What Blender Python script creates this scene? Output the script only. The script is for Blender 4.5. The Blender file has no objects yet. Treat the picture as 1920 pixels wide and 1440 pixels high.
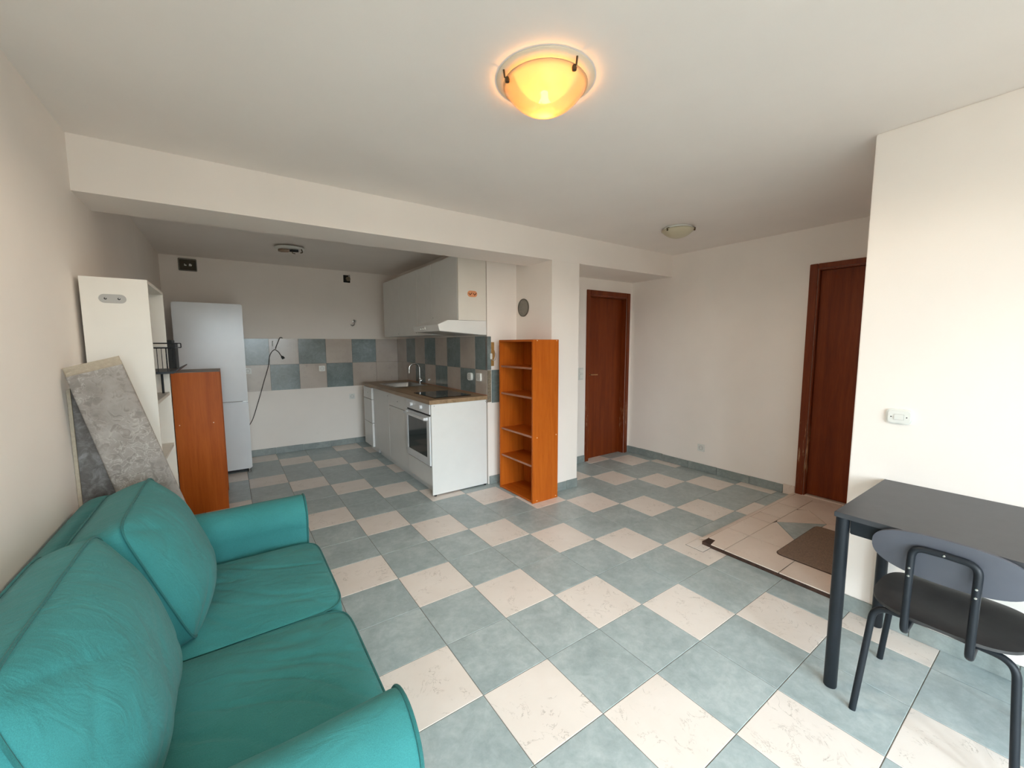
import bpy, bmesh, math, random
from mathutils import Vector, Matrix, noise
from math import sin, cos, pi, radians, sqrt

random.seed(7)
sc = bpy.context.scene
COL = sc.collection

# ------------------------------------------------------------------ camera
FPX, YAW, PITCH, ROLL = 761.095, 0.608187, -0.0991703, -0.00266865
CAMLOC = Vector((-0.76884, -0.97704, 1.42097))
_f = Vector((sin(YAW) * cos(PITCH), cos(YAW) * cos(PITCH), sin(PITCH)))
_r = Vector((cos(YAW), -sin(YAW), 0.0))
_u = _r.cross(_f)
_r2 = _r * cos(ROLL) + _u * sin(ROLL)
_u2 = -_r * sin(ROLL) + _u * cos(ROLL)
cd = bpy.data.cameras.new('camera')
cam = bpy.data.objects.new('camera', cd)
COL.objects.link(cam)
cam.matrix_world = Matrix(((_r2.x, _u2.x, -_f.x, CAMLOC.x), (_r2.y, _u2.y, -_f.y, CAMLOC.y),
                           (_r2.z, _u2.z, -_f.z, CAMLOC.z), (0, 0, 0, 1)))
cd.sensor_fit = 'HORIZONTAL'
cd.sensor_width = 36.0
cd.lens = 36.0 * FPX / 1920.0
cd.clip_start = 0.02
sc.camera = cam

# ------------------------------------------------------------------ world, daylight, exposure
SKY = 24.0
LAMP_W = 45.0
REAR_Y = -2.80
WIN = [(-1.22, -0.60, 0.06, 2.12), (-0.48, 0.14, 0.06, 2.12), (0.26, 0.78, 0.06, 2.12)]   # openings in the wall behind the viewpoint (x0, x1, z0, z1)
FILL_WIN = [(-2.35, -1.85, 0.06, 2.12)]                                   # added unseen opening in the left wall, for fill light (y0, y1, z0, z1)
world = bpy.data.worlds.new('overcast_sky')
sc.world = world
world.use_nodes = True
wt_ = world.node_tree
bg = wt_.nodes['Background']
bg.inputs[1].default_value = SKY
_tc = wt_.nodes.new('ShaderNodeTexCoord')
_sx = wt_.nodes.new('ShaderNodeSeparateXYZ')
_rp = wt_.nodes.new('ShaderNodeValToRGB')                             # overcast sky above the horizon, dull ground below it
_rp.color_ramp.elements[0].position, _rp.color_ramp.elements[0].color = 0.495, (0.12, 0.12, 0.11, 1)
_rp.color_ramp.elements[1].position, _rp.color_ramp.elements[1].color = 0.515, (0.82, 0.97, 1.06, 1)
_ma = wt_.nodes.new('ShaderNodeMath'); _ma.operation = 'MULTIPLY_ADD'
_ma.inputs[1].default_value = 0.5; _ma.inputs[2].default_value = 0.5
wt_.links.new(_tc.outputs['Generated'], _sx.inputs[0])
wt_.links.new(_sx.outputs['Z'], _ma.inputs[0])
wt_.links.new(_ma.outputs[0], _rp.inputs[0])
wt_.links.new(_rp.outputs[0], bg.inputs[0])
def portal(w_, h_, loc, rz):                                          # portals guide the sky light through the wall openings
    ld = bpy.data.lights.new('window_portal', 'AREA')
    ld.shape = 'RECTANGLE'
    ld.size, ld.size_y = w_, h_
    ld.cycles.is_portal = True
    lo = bpy.data.objects.new('window_portal', ld)
    lo.location = loc
    lo.rotation_euler = (pi / 2, 0, rz)
    COL.objects.link(lo)
for (x0, x1, z0, z1) in WIN:
    portal(x1 - x0, z1 - z0, ((x0 + x1) / 2, REAR_Y - 0.06, (z0 + z1) / 2), 0)
for (y0, y1, z0, z1) in FILL_WIN:
    portal(y1 - y0, z1 - z0, (-1.40, (y0 + y1) / 2, (z0 + z1) / 2), -pi / 2)
sc.view_settings.view_transform = 'Standard'
sc.view_settings.look = 'None'
sc.view_settings.exposure = 0.0
sc.view_settings.gamma = 1.0
sc.view_settings.use_curve_mapping = False
sc.cycles.max_bounces = 12
sc.cycles.diffuse_bounces = 8
sc.cycles.sample_clamp_indirect = 6.0

# ------------------------------------------------------------------ materials
def lin(r, g, b):
    f = lambda c: (c / 255) / 12.92 if c / 255 <= 0.04045 else ((c / 255 + 0.055) / 1.055) ** 2.4
    return (f(r), f(g), f(b), 1)

class NT:
    def __init__(s, name):
        s.m = bpy.data.materials.new(name)
        s.m.use_nodes = True
        s.t = s.m.node_tree
        s.p = s.t.nodes['Principled BSDF']
    def n(s, typ, **kw):
        nd = s.t.nodes.new(typ)
        for k, v in kw.items():
            if k.startswith('i_'):
                key = k[2:]
                key = int(key) if key.isdigit() else key
                nd.inputs[key].default_value = v
            else:
                setattr(nd, k, v)
        return nd
    def l(s, a, b):
        s.t.links.new(a, b)
    def pos(s, scale=(1, 1, 1), rnd=False):
        g = s.n('ShaderNodeNewGeometry')
        out = g.outputs['Position']
        if rnd:
            oi = s.n('ShaderNodeObjectInfo')
            mu = s.n('ShaderNodeMath', operation='MULTIPLY', i_1=57.0)
            s.l(oi.outputs['Random'], mu.inputs[0])
            ad = s.n('ShaderNodeVectorMath', operation='ADD')
            s.l(out, ad.inputs[0]); s.l(mu.outputs[0], ad.inputs[1])
            out = ad.outputs[0]
        vm = s.n('ShaderNodeVectorMath', operation='MULTIPLY')
        vm.inputs[1].default_value = scale
        s.l(out, vm.inputs[0])
        return vm.outputs[0]
    def noise(s, vec, scale, detail=4, rough=0.55, dist=0.0):
        nd = s.n('ShaderNodeTexNoise')
        nd.inputs['Scale'].default_value = scale
        nd.inputs['Detail'].default_value = detail
        nd.inputs['Roughness'].default_value = rough
        nd.inputs['Distortion'].default_value = dist
        s.l(vec, nd.inputs['Vector'])
        return nd.outputs['Fac']
    def ramp(s, fac, stops):
        r = s.n('ShaderNodeValToRGB')
        e = r.color_ramp.elements
        while len(e) < len(stops):
            e.new(0.5)
        for el, (p, c) in zip(e, stops):
            el.position = p
            el.color = c
        s.l(fac, r.inputs[0])
        return r.outputs[0]
    def mix(s, fac, a, b, blend='MIX'):
        m = s.n('ShaderNodeMix', data_type='RGBA', blend_type=blend)
        for sock, v in ((m.inputs['Factor'], fac), (m.inputs['A'], a), (m.inputs['B'], b)):
            if hasattr(v, 'is_linked'):
                s.l(v, sock)
            else:
                sock.default_value = v
        return m.outputs['Result']
    def bump(s, h, strength=0.2, dist=0.01):
        b = s.n('ShaderNodeBump')
        b.inputs['Strength'].default_value = strength
        b.inputs['Distance'].default_value = dist
        s.l(h, b.inputs['Height'])
        s.l(b.outputs[0], s.p.inputs['Normal'])
    def base(s, c):
        if hasattr(c, 'is_linked'):
            s.l(c, s.p.inputs['Base Color'])
        else:
            s.p.inputs['Base Color'].default_value = c
    def set(s, **kw):
        for k, v in kw.items():
            s.p.inputs[k].default_value = v
        return s

G = lambda v: (v, v, v, 1)
M = {}
def plain(name, col, rough=0.5, metal=0.0, var=0.06, vscale=6.0, bump=0.0, bscale=200, spec=0.5, coat=0.0):
    a = NT(name)
    v = a.noise(a.pos(), vscale, 3)
    lo = tuple(max(0, c * (1 - var)) for c in col[:3]) + (1,)
    hi = tuple(min(1, c * (1 + var)) for c in col[:3]) + (1,)
    a.base(a.ramp(v, [(0.3, lo), (0.7, hi)]))
    a.set(Roughness=rough, Metallic=metal)
    a.p.inputs['Specular IOR Level'].default_value = spec
    a.p.inputs['Coat Weight'].default_value = coat
    if bump:
        a.bump(a.noise(a.pos(), bscale, 2), bump, 0.002)
    M[name] = a.m
    return a

# white emulsion with a faint roller texture
def paint(name, col, var=0.025):
    a = NT(name)
    v = a.noise(a.pos(), 1.7, 4)
    c = a.ramp(v, [(0.3, tuple(x * (1 - var) for x in col[:3]) + (1,)), (0.7, tuple(min(1, x * (1 + var)) for x in col[:3]) + (1,))])
    sp = a.noise(a.pos(), 9.0, 6, 0.7)                                # a few scuffs
    c = a.mix(a.ramp(sp, [(0.70, G(0)), (0.78, G(0.10))]), c, (0.45, 0.40, 0.34, 1))
    a.base(c)
    a.set(Roughness=0.75)
    a.p.inputs['Specular IOR Level'].default_value = 0.25
    a.bump(a.noise(a.pos(), 160, 3), 0.12, 0.002)
    M[name] = a.m
paint('wall_paint', (0.87, 0.805, 0.745, 1))
paint('ceiling_paint', (0.86, 0.80, 0.75, 1))

def tile_grey(name, c0, c1, c2, rough):
    a = NT(name)
    p = a.pos(rnd=True)
    n1 = a.noise(p, 5.0, 8, 0.68, 0.6)
    n2 = a.noise(p, 26.0, 6, 0.7, 0.4)
    mx = a.n('ShaderNodeMath', operation='MULTIPLY_ADD', i_1=0.45, i_2=0.0)
    a.l(n2, mx.inputs[0])
    ad = a.n('ShaderNodeMath', operation='MULTIPLY_ADD', i_1=0.65)
    a.l(n1, ad.inputs[0]); a.l(mx.outputs[0], ad.inputs[2])
    c = a.ramp(ad.outputs[0], [(0.38, c0), (0.55, c1), (0.72, c2)])
    oi = a.n('ShaderNodeObjectInfo')
    c = a.mix(a.ramp(oi.outputs['Random'], [(0, G(0.0)), (1, G(0.12))]), c, tuple(x * 0.7 for x in c1[:3]) + (1,))
    a.base(c)
    a.l(a.ramp(n1, [(0.3, G(rough - 0.05)), (0.7, G(rough + 0.08))]), a.p.inputs['Roughness'])
    a.bump(n2, 0.06, 0.003)
    M[name] = a.m
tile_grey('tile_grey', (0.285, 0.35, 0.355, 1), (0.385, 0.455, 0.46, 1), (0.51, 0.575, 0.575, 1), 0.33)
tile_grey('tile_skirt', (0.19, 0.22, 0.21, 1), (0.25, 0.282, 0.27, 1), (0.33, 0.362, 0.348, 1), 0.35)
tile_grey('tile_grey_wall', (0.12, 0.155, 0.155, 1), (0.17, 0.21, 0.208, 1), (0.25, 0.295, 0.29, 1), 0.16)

def tile_beige(name, lo, hi, vein, rough):
    a = NT(name)
    p = a.pos(rnd=True)
    n1 = a.noise(p, 4.0, 6, 0.6)
    c = a.ramp(n1, [(0.3, lo), (0.7, hi)])
    vn = a.noise(p, 8.0, 7, 0.65, 1.2)
    ab = a.n('ShaderNodeMath', operation='SUBTRACT', i_1=0.5)
    a.l(vn, ab.inputs[0])
    ab2 = a.n('ShaderNodeMath', operation='ABSOLUTE')
    a.l(ab.outputs[0], ab2.inputs[0])
    gate = a.noise(p, 11.0, 3)
    v1 = a.ramp(ab2.outputs[0], [(0.0, G(0.75)), (0.012, G(0.0))])
    g1 = a.ramp(gate, [(0.50, G(0)), (0.62, G(1))])
    mm = a.mix(1.0, v1, g1, 'MULTIPLY')
    c = a.mix(mm, c, vein)
    a.base(c)
    a.set(Roughness=rough)
    a.bump(n1, 0.03, 0.003)
    M[name] = a.m
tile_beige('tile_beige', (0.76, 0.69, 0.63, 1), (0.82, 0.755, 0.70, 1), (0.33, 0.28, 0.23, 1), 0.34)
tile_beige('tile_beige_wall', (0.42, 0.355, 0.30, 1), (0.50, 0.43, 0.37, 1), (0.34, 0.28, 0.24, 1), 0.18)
tile_beige('tile_landing', (0.72, 0.60, 0.515, 1), (0.78, 0.665, 0.58, 1), (0.60, 0.48, 0.40, 1), 0.36)
plain('grout', lin(120, 116, 108), 0.85, var=0.15, vscale=20)
plain('grout_dark', lin(96, 90, 84), 0.85, var=0.2, vscale=20)

def wood(name, dark, mid, light, rough, axis='z', scale=1.0, coat=0.0, wear=None, spec=0.5):
    a = NT(name)
    s = {'z': (14, 14, 0.9), 'x': (0.9, 14, 14), 'y': (14, 0.9, 14)}[axis]
    p = a.pos(tuple(k * scale for k in s), rnd=True)
    n1 = a.noise(p, 1.3, 6, 0.6, 0.5)
    n2 = a.noise(p, 9.0, 4, 0.6)
    mx = a.n('ShaderNodeMath', operation='MULTIPLY_ADD', i_1=0.3)
    a.l(n2, mx.inputs[0])
    sc_ = a.n('ShaderNodeMath', operation='MULTIPLY', i_1=0.72)
    a.l(n1, sc_.inputs[0]); a.l(sc_.outputs[0], mx.inputs[2])
    c = a.ramp(mx.outputs[0], [(0.34, dark), (0.5, mid), (0.68, light)])
    if wear:
        g = a.n('ShaderNodeNewGeometry')
        sx = a.n('ShaderNodeSeparateXYZ')
        a.l(g.outputs['Position'], sx.inputs[0])
        zr = a.ramp(sx.outputs['Z'], [(0.10, G(0)), (0.30, G(1)), (0.62, G(1)), (0.85, G(0))])
        w = a.noise(a.pos((30, 30, 3)), 1.6, 5, 0.7)
        wm = a.mix(1.0, a.ramp(w, [(0.56, G(0)), (0.66, G(0.8))]), zr, 'MULTIPLY')
        c = a.mix(wm, c, wear)
    a.base(c)
    a.set(Roughness=rough)
    a.p.inputs['Coat Weight'].default_value = coat
    a.p.inputs['Specular IOR Level'].default_value = spec
    a.bump(n2, 0.05, 0.002)
    M[name] = a.m
wood('door_wood', (0.115, 0.018, 0.0022, 1), (0.165, 0.028, 0.004, 1), (0.215, 0.042, 0.007, 1), 0.42, spec=0.25)
wood('frame_wood', (0.11, 0.016, 0.002, 1), (0.16, 0.027, 0.004, 1), (0.21, 0.042, 0.007, 1), 0.36, spec=0.35, wear=(0.55, 0.35, 0.20, 1))
wood('orange_wood', (0.36, 0.072, 0.004, 1), (0.45, 0.100, 0.007, 1), (0.52, 0.128, 0.012, 1), 0.45, spec=0.25)
wood('orange_wood_h', (0.36, 0.072, 0.004, 1), (0.45, 0.100, 0.007, 1), (0.52, 0.128, 0.012, 1), 0.45, axis='y', spec=0.25)
wood('worktop_wood', (0.20, 0.125, 0.065, 1), (0.31, 0.205, 0.115, 1), (0.40, 0.275, 0.165, 1), 0.4, axis='y')
plain('edge_band', lin(165, 110, 85), 0.45, var=0.1, vscale=12)
plain('white_laminate', (0.76, 0.755, 0.73, 1), 0.38, var=0.02)
plain('cream_laminate', (0.74, 0.70, 0.63, 1), 0.42, var=0.02)
plain('appliance_white', (0.72, 0.735, 0.75, 1), 0.20, var=0.02, bump=0.02, bscale=5)
plain('plastic_white', (0.75, 0.745, 0.70, 1), 0.35, var=0.03)
plain('plastic_grey', lin(168, 165, 160), 0.45)
plain('hole_dark', (0.01, 0.009, 0.008, 1), 0.8)
plain('rubber_black', (0.012, 0.012, 0.013, 1), 0.6)
plain('cord_brown', (0.045, 0.035, 0.028, 1), 0.6)
plain('black_table_top', lin(56, 57, 60), 0.42, var=0.12, vscale=14, bump=0.08, bscale=240)
plain('black_metal', (0.011, 0.014, 0.018, 1), 0.42, var=0.1, spec=0.28)
plain('chair_back', lin(78, 80, 88), 0.5, var=0.08)
plain('chair_seat', lin(54, 52, 52), 0.38, var=0.18, vscale=18)
plain('steel', (0.40, 0.39, 0.37, 1), 0.34, metal=1.0)
plain('chrome', (0.58, 0.56, 0.53, 1), 0.14, metal=1.0)
plain('brass', lin(190, 150, 110), 0.3, metal=1.0)
plain('hob_glass', (0.008, 0.008, 0.009, 1), 0.06, spec=0.5)
plain('oven_glass', (0.012, 0.016, 0.015, 1), 0.08)
plain('box_glass', (0.055, 0.048, 0.030, 1), 0.10)
plain('mortar', lin(128, 116, 98), 0.9, var=0.3, vscale=60, bump=0.5, bscale=120)
plain('tape_brown', lin(158, 118, 62), 0.55, var=0.15, vscale=30)
plain('sticker_orange', lin(222, 150, 105), 0.5)
plain('sticker_mark', lin(95, 45, 25), 0.6)
plain('vent_grey', lin(128, 124, 116), 0.6, var=0.12, vscale=40)
plain('vent_rim', lin(92, 88, 78), 0.6)
plain('lamp_plate', (0.82, 0.70, 0.54, 1), 0.4, var=0.03)
plain('lamp_beige', lin(196, 186, 160), 0.3, var=0.05)
plain('lamp_metal', lin(95, 80, 60), 0.35, metal=0.8)
plain('bulb_amber', lin(150, 128, 110), 0.2)
plain('slab_edge', lin(62, 42, 32), 0.9, var=0.4, vscale=45, bump=0.6, bscale=90)
plain('trim_brown', lin(150, 116, 92), 0.5, var=0.1)
plain('door_mat', lin(134, 114, 100), 0.95, var=0.2, vscale=120, bump=0.9, bscale=420, spec=0.1)
plain('mat_edge', lin(70, 50, 40), 0.9)
plain('screw_cap', lin(235, 200, 165), 0.5)
plain('shade_black', (0.006, 0.008, 0.007, 1), 0.55)

def fabric(name, c0, c1, weave=700, wr=0.25):
    a = NT(name)
    n1 = a.noise(a.pos(), 5.0, 5, 0.6)
    n2 = a.noise(a.pos(), weave, 2)
    c = a.ramp(n1, [(0.3, c0), (0.7, c1)])
    c = a.mix(a.ramp(n2, [(0.35, G(0)), (0.70, G(0.45))]), c, tuple(min(1, x * 1.5) for x in c1[:3]) + (1,))
    lint = a.noise(a.pos(), 60, 2)
    c = a.mix(a.ramp(lint, [(0.80, G(0)), (0.83, G(0.5))]), c, (0.35, 0.5, 0.48, 1))
    a.base(c)
    a.set(Roughness=0.85)
    a.p.inputs['Specular IOR Level'].default_value = 0.2
    a.p.inputs['Sheen Weight'].default_value = 0.08
    a.p.inputs['Sheen Roughness'].default_value = 0.5
    big = a.noise(a.pos((1, 2.2, 1)), 9.0, 4, 0.6, 0.8)                # soft puckers in the loose cover
    b1 = a.n('ShaderNodeBump'); b1.inputs['Strength'].default_value = 0.30; b1.inputs['Distance'].default_value = 0.02
    a.l(big, b1.inputs['Height'])
    b2 = a.n('ShaderNodeBump'); b2.inputs['Strength'].default_value = wr; b2.inputs['Distance'].default_value = 0.002
    a.l(n2, b2.inputs['Height']); a.l(b1.outputs[0], b2.inputs['Normal'])
    a.l(b2.outputs[0], a.p.inputs['Normal'])
    M[name] = a.m
fabric('teal_fabric', (0.026, 0.150, 0.148, 1), (0.036, 0.190, 0.190, 1))
fabric('teal_piping_shaded', (0.016, 0.100, 0.097, 1), (0.022, 0.125, 0.122, 1))  # darker than the cover, painting in the shadow line along the piping

def rug_mat(name):
    a = NT(name)
    p = a.pos((1, 0.4, 1))
    w1 = a.noise(p, 30.0, 3, 0.5, 1.3)
    ab = a.n('ShaderNodeMath', operation='SUBTRACT', i_1=0.5)
    a.l(w1, ab.inputs[0])
    ab2 = a.n('ShaderNodeMath', operation='ABSOLUTE')
    a.l(ab.outputs[0], ab2.inputs[0])
    base = a.ramp(a.noise(p, 7.0, 5, 0.6), [(0.35, lin(132, 125, 119)), (0.65, lin(160, 153, 147))])
    c = a.mix(a.ramp(w1, [(0.36, G(0.45)), (0.46, G(0))]), base, lin(112, 105, 100))
    lines = a.ramp(ab2.outputs[0], [(0.0, G(0.6)), (0.03, G(0.0))])
    gate = a.ramp(a.noise(p, 6.0, 2), [(0.42, G(0)), (0.55, G(1))])
    c = a.mix(a.mix(1.0, lines, gate, 'MULTIPLY'), c, lin(188, 181, 173))
    a.base(c)
    a.set(Roughness=0.95)
    a.p.inputs['Specular IOR Level'].default_value = 0.1
    a.bump(w1, 0.45, 0.006)
    M[name] = a.m
rug_mat('rug_pattern')
plain('rug_back', lin(172, 160, 142), 0.95, var=0.08, vscale=80, bump=0.5, bscale=300, spec=0.1)
a = NT('marbled')
n1 = a.noise(a.pos(), 22, 6, 0.7, 0.6)
a.base(a.ramp(n1, [(0.35, lin(88, 82, 77)), (0.5, lin(108, 103, 99)), (0.68, lin(142, 139, 137))]))
a.set(Roughness=0.8)
M['marbled'] = a.m

# frosted lamp glass: part scattering, part clear
def lamp_glass(name, col, clear=0.12):
    a = NT(name)
    t = a.t
    t.nodes.remove(a.p)
    out = t.nodes['Material Output']
    tr = a.n('ShaderNodeBsdfTranslucent'); tr.inputs['Color'].default_value = col
    tp = a.n('ShaderNodeBsdfTransparent'); tp.inputs['Color'].default_value = (1.0, 0.86, 0.62, 1)
    gl = a.n('ShaderNodeBsdfGlossy'); gl.inputs['Roughness'].default_value = 0.12
    df = a.n('ShaderNodeBsdfDiffuse'); df.inputs['Color'].default_value = col
    m0 = a.n('ShaderNodeMixShader'); m0.inputs[0].default_value = 0.35
    a.l(tr.outputs[0], m0.inputs[1]); a.l(df.outputs[0], m0.inputs[2])
    m1 = a.n('ShaderNodeMixShader'); m1.inputs[0].default_value = clear
    a.l(m0.outputs[0], m1.inputs[1]); a.l(tp.outputs[0], m1.inputs[2])
    fr = a.n('ShaderNodeFresnel'); fr.inputs[0].default_value = 1.4
    m2 = a.n('ShaderNodeMixShader')
    a.l(fr.outputs[0], m2.inputs[0]); a.l(m1.outputs[0], m2.inputs[1]); a.l(gl.outputs[0], m2.inputs[2])
    a.l(m2.outputs[0], out.inputs[0])
    M[name] = a.m
lamp_glass('lit_glass', (0.95, 0.84, 0.62, 1), 0.22)
def emit(name, col, st):
    a = NT(name)
    a.p.inputs['Emission Color'].default_value = col
    a.p.inputs['Emission Strength'].default_value = st
    a.base((1, 1, 1, 1))
    M[name] = a.m
emit('bulb_glow', (1.0, 0.44, 0.11, 1), 150.0)

# ------------------------------------------------------------------ mesh helpers
class MB:
    """collects verts and faces of ONE mesh"""
    def __init__(s):
        s.v, s.f = [], []
    def add(s, vs, fs):
        o = len(s.v)
        s.v += [Vector(p) for p in vs]
        s.f += [tuple(i + o for i in f) for f in fs]
        return s
    def box(s, x0, x1, y0, y1, z0, z1, b=0.0):
        bm = bmesh.new()
        bmesh.ops.create_cube(bm, size=1.0)
        for v in bm.verts:
            v.co = Vector((x0 + (v.co.x + .5) * (x1 - x0), y0 + (v.co.y + .5) * (y1 - y0), z0 + (v.co.z + .5) * (z1 - z0)))
        if b:
            bmesh.ops.bevel(bm, geom=list(bm.edges), offset=b, segments=2, affect='EDGES', clamp_overlap=True)
        bm.verts.index_update()
        s.add([v.co.copy() for v in bm.verts], [[v.index for v in f.verts] for f in bm.faces])
        bm.free()
        return s
    def prism(s, poly, axis, a0, a1):
        """polygon in the two other axes (cyclic order), extruded along axis"""
        n = len(poly)
        def P(p, a):
            return {'x': (a, p[0], p[1]), 'y': (p[0], a, p[1]), 'z': (p[0], p[1], a)}[axis]
        vs = [P(p, a0) for p in poly] + [P(p, a1) for p in poly]
        fs = [tuple(range(n)), tuple(range(2 * n - 1, n - 1, -1))]
        fs += [(i, (i + 1) % n, n + (i + 1) % n, n + i) for i in range(n)]
        return s.add(vs, fs)
    def tube(s, pts, r, seg=10, closed=False, cap=True):
        pts = [Vector(p) for p in pts]
        n = len(pts)
        rings = []
        prev = None
        for i, p in enumerate(pts):
            if closed:
                t = (pts[(i + 1) % n] - pts[i - 1])
            else:
                t = pts[min(i + 1, n - 1)] - pts[max(i - 1, 0)]
            t.normalize()
            if prev is None:
                a = Vector((0, 0, 1)) if abs(t.z) < 0.9 else Vector((1, 0, 0))
                nn = t.cross(a).normalized()
            else:
                nn = (prev - t * prev.dot(t)).normalized()
            prev = nn
            bb = t.cross(nn)
            rr = r[i] if isinstance(r, (list, tuple)) else r
            rings.append([p + (nn * cos(2 * pi * k / seg) + bb * sin(2 * pi * k / seg)) * rr for k in range(seg)])
        vs = [v for ring in rings for v in ring]
        fs = []
        m = n if closed else n - 1
        for i in range(m):
            j = (i + 1) % n
            for k in range(seg):
                k2 = (k + 1) % seg
                fs.append((i * seg + k, i * seg + k2, j * seg + k2, j * seg + k))
        if cap and not closed:
            fs.append(tuple(range(seg - 1, -1, -1)))
            fs.append(tuple((n - 1) * seg + k for k in range(seg)))
        return s.add(vs, fs)
    def lathe(s, prof, c, seg=40, axis='z', cap=True):
        """prof: list of (radius, height) around axis through c"""
        vs, fs = [], []
        for (r, h) in prof:
            for k in range(seg):
                a = 2 * pi * k / seg
                p = {'z': (r * cos(a), r * sin(a), h), 'x': (h, r * cos(a), r * sin(a)), 'y': (r * cos(a), h, r * sin(a))}[axis]
                vs.append(Vector(c) + Vector(p))
        for i in range(len(prof) - 1):
            for k in range(seg):
                k2 = (k + 1) % seg
                fs.append((i * seg + k, i * seg + k2, (i + 1) * seg + k2, (i + 1) * seg + k))
        if not cap:
            n_ = len(prof) - 1
            fs += [(n_ * seg + k, n_ * seg + (k + 1) % seg, (k + 1) % seg, k) for k in range(seg)]
        if cap and prof[0][0] > 1e-6:
            fs.append(tuple(range(seg)))
        if cap and prof[-1][0] > 1e-6:
            fs.append(tuple((len(prof) - 1) * seg + k for k in range(seg)))
        return s.add(vs, fs)
    def grid(s, fn, nu, nv):
        vs = [fn(i / nu, j / nv) for j in range(nv + 1) for i in range(nu + 1)]
        fs = [(j * (nu + 1) + i, j * (nu + 1) + i + 1, (j + 1) * (nu + 1) + i + 1, (j + 1) * (nu + 1) + i) for j in range(nv) for i in range(nu)]
        return s.add(vs, fs)
    def xf(s, mat):
        s.v = [mat @ v for v in s.v]
        return s
    def build(s, name, mat, parent=None, smooth=False, angle=40, fix=True):
        root = parent
        off = Vector((0, 0, 0))
        while root is not None:
            off += root.location
            root = root.parent
        me = bpy.data.meshes.new(name)
        me.from_pydata([v - off for v in s.v], [], s.f)
        me.update()
        if fix:
            bm = bmesh.new(); bm.from_mesh(me)
            bmesh.ops.remove_doubles(bm, verts=bm.verts, dist=1e-6)
            bmesh.ops.recalc_face_normals(bm, faces=bm.faces)
            bm.to_mesh(me); bm.free()
        me.materials.append(M[mat])
        o = bpy.data.objects.new(name, me)
        COL.objects.link(o)
        o.parent = parent
        if smooth:
            me.shade_smooth()
            if angle < 180:
                bm = bmesh.new(); bm.from_mesh(me)
                for e in bm.edges:
                    if len(e.link_faces) == 2 and e.calc_face_angle(0) > radians(angle):
                        e.smooth = False
                bm.to_mesh(me); bm.free()
        return o

def tag(o, label, cat=None, group=None, kind=None):
    o['label'] = label
    if cat: o['category'] = cat
    if group: o['group'] = group
    if kind: o['kind'] = kind
    return o
def thing(name, loc, label, cat, group=None, kind=None):
    o = bpy.data.objects.new(name, None)
    o.empty_display_size = 0.1
    o.location = loc
    COL.objects.link(o)
    return tag(o, label, cat, group, kind)
def bx(name, x0, x1, y0, y1, z0, z1, mat, parent=None, b=0.0):
    return MB().box(x0, x1, y0, y1, z0, z1, b).build(name, mat, parent, smooth=b > 0, angle=50)
def struct(o, label, cat):
    return tag(o, label, cat, kind='structure')
def arc(c, r, a0, a1, n, plane='xz'):
    out = []
    for i in range(n + 1):
        a = a0 + (a1 - a0) * i / n
        p, q = r * cos(a), r * sin(a)
        out.append({'xz': (c[0] + p, c[1], c[2] + q), 'yz': (c[0], c[1] + p, c[2] + q), 'xy': (c[0] + p, c[1] + q, c[2])}[plane])
    return out
def bend(pts, r, n=6):
    """polyline with rounded corners"""
    pts = [Vector(p) for p in pts]
    out = [pts[0]]
    for i in range(1, len(pts) - 1):
        a, b, c = pts[i - 1], pts[i], pts[i + 1]
        d0, d1 = (a - b), (c - b)
        k = min(r, d0.length * 0.49, d1.length * 0.49)
        p0, p1 = b + d0.normalized() * k, b + d1.normalized() * k
        for j in range(n + 1):
            t = j / n
            out.append(p0 * (1 - t) ** 2 + b * 2 * t * (1 - t) + p1 * t * t)
    out.append(pts[-1])
    return out

# ------------------------------------------------------------------ room dimensions (metres)
XL, XR, XN, XK, XP0, XP1 = -1.344, 3.49, 1.865, 1.322, 1.675, 2.015
YB, YD, YP, YN, YJ = 5.03, 2.455, 1.895, -0.285, 2.452
ZC = 2.422
T = 0.336

# ------------------------------------------------------------------ floor
floor = bx('floor', XL - 0.2, XR + 0.25, REAR_Y - 0.25, YB + 0.2, -0.12, -0.0022, 'grout')
struct(floor, 'tiled floor of grey-green squares with diagonal rows of beige squares', 'floor')
def tile_mesh(name, w, d, t, mat, c=0.0012):
    m = MB()
    a, b = w / 2, d / 2
    m.add([(-a, -b, -t), (a, -b, -t), (a, b, -t), (-a, b, -t), (-a, -b, -c), (a, -b, -c), (a, b, -c), (-a, b, -c),
           (-a + c, -b + c, 0), (a - c, -b + c, 0), (a - c, b - c, 0), (-a + c, b - c, 0)],
          [(0, 1, 5, 4), (1, 2, 6, 5), (2, 3, 7, 6), (3, 0, 4, 7), (4, 5, 9, 8), (5, 6, 10, 9), (6, 7, 11, 10), (7, 4, 8, 11), (8, 9, 10, 11)])
    me = bpy.data.meshes.new(name)
    me.from_pydata(m.v, [], m.f)
    me.materials.append(M[mat])
    return me
TG = tile_mesh('tile_grey', T - 0.0030, T - 0.0030, 0.008, 'tile_grey')
TB = tile_mesh('tile_beige', T - 0.0030, T - 0.0030, 0.008, 'tile_beige')
def put_tile(me, loc, parent):
    o = bpy.data.objects.new('tile', me)
    o.location = loc
    o.parent = parent
    COL.objects.link(o)
    return o
def on_floor(i, j):
    x0, x1, y0, y1 = i * T, (i + 1) * T, j * T, (j + 1) * T
    if x1 <= XL + .02 or y0 >= YB - .01 or x0 >= XR or y1 < -1.75:
        return False
    if x0 >= XN and y1 <= YN: return False
    if x0 >= 1.905 and y1 <= 0.53: return False                       # entry platform stands here
    if x0 >= XK and y0 >= YD: return False
    if x0 >= XP0 and x1 <= XP1 and y0 >= YP and y1 <= YD: return False
    return True
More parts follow.
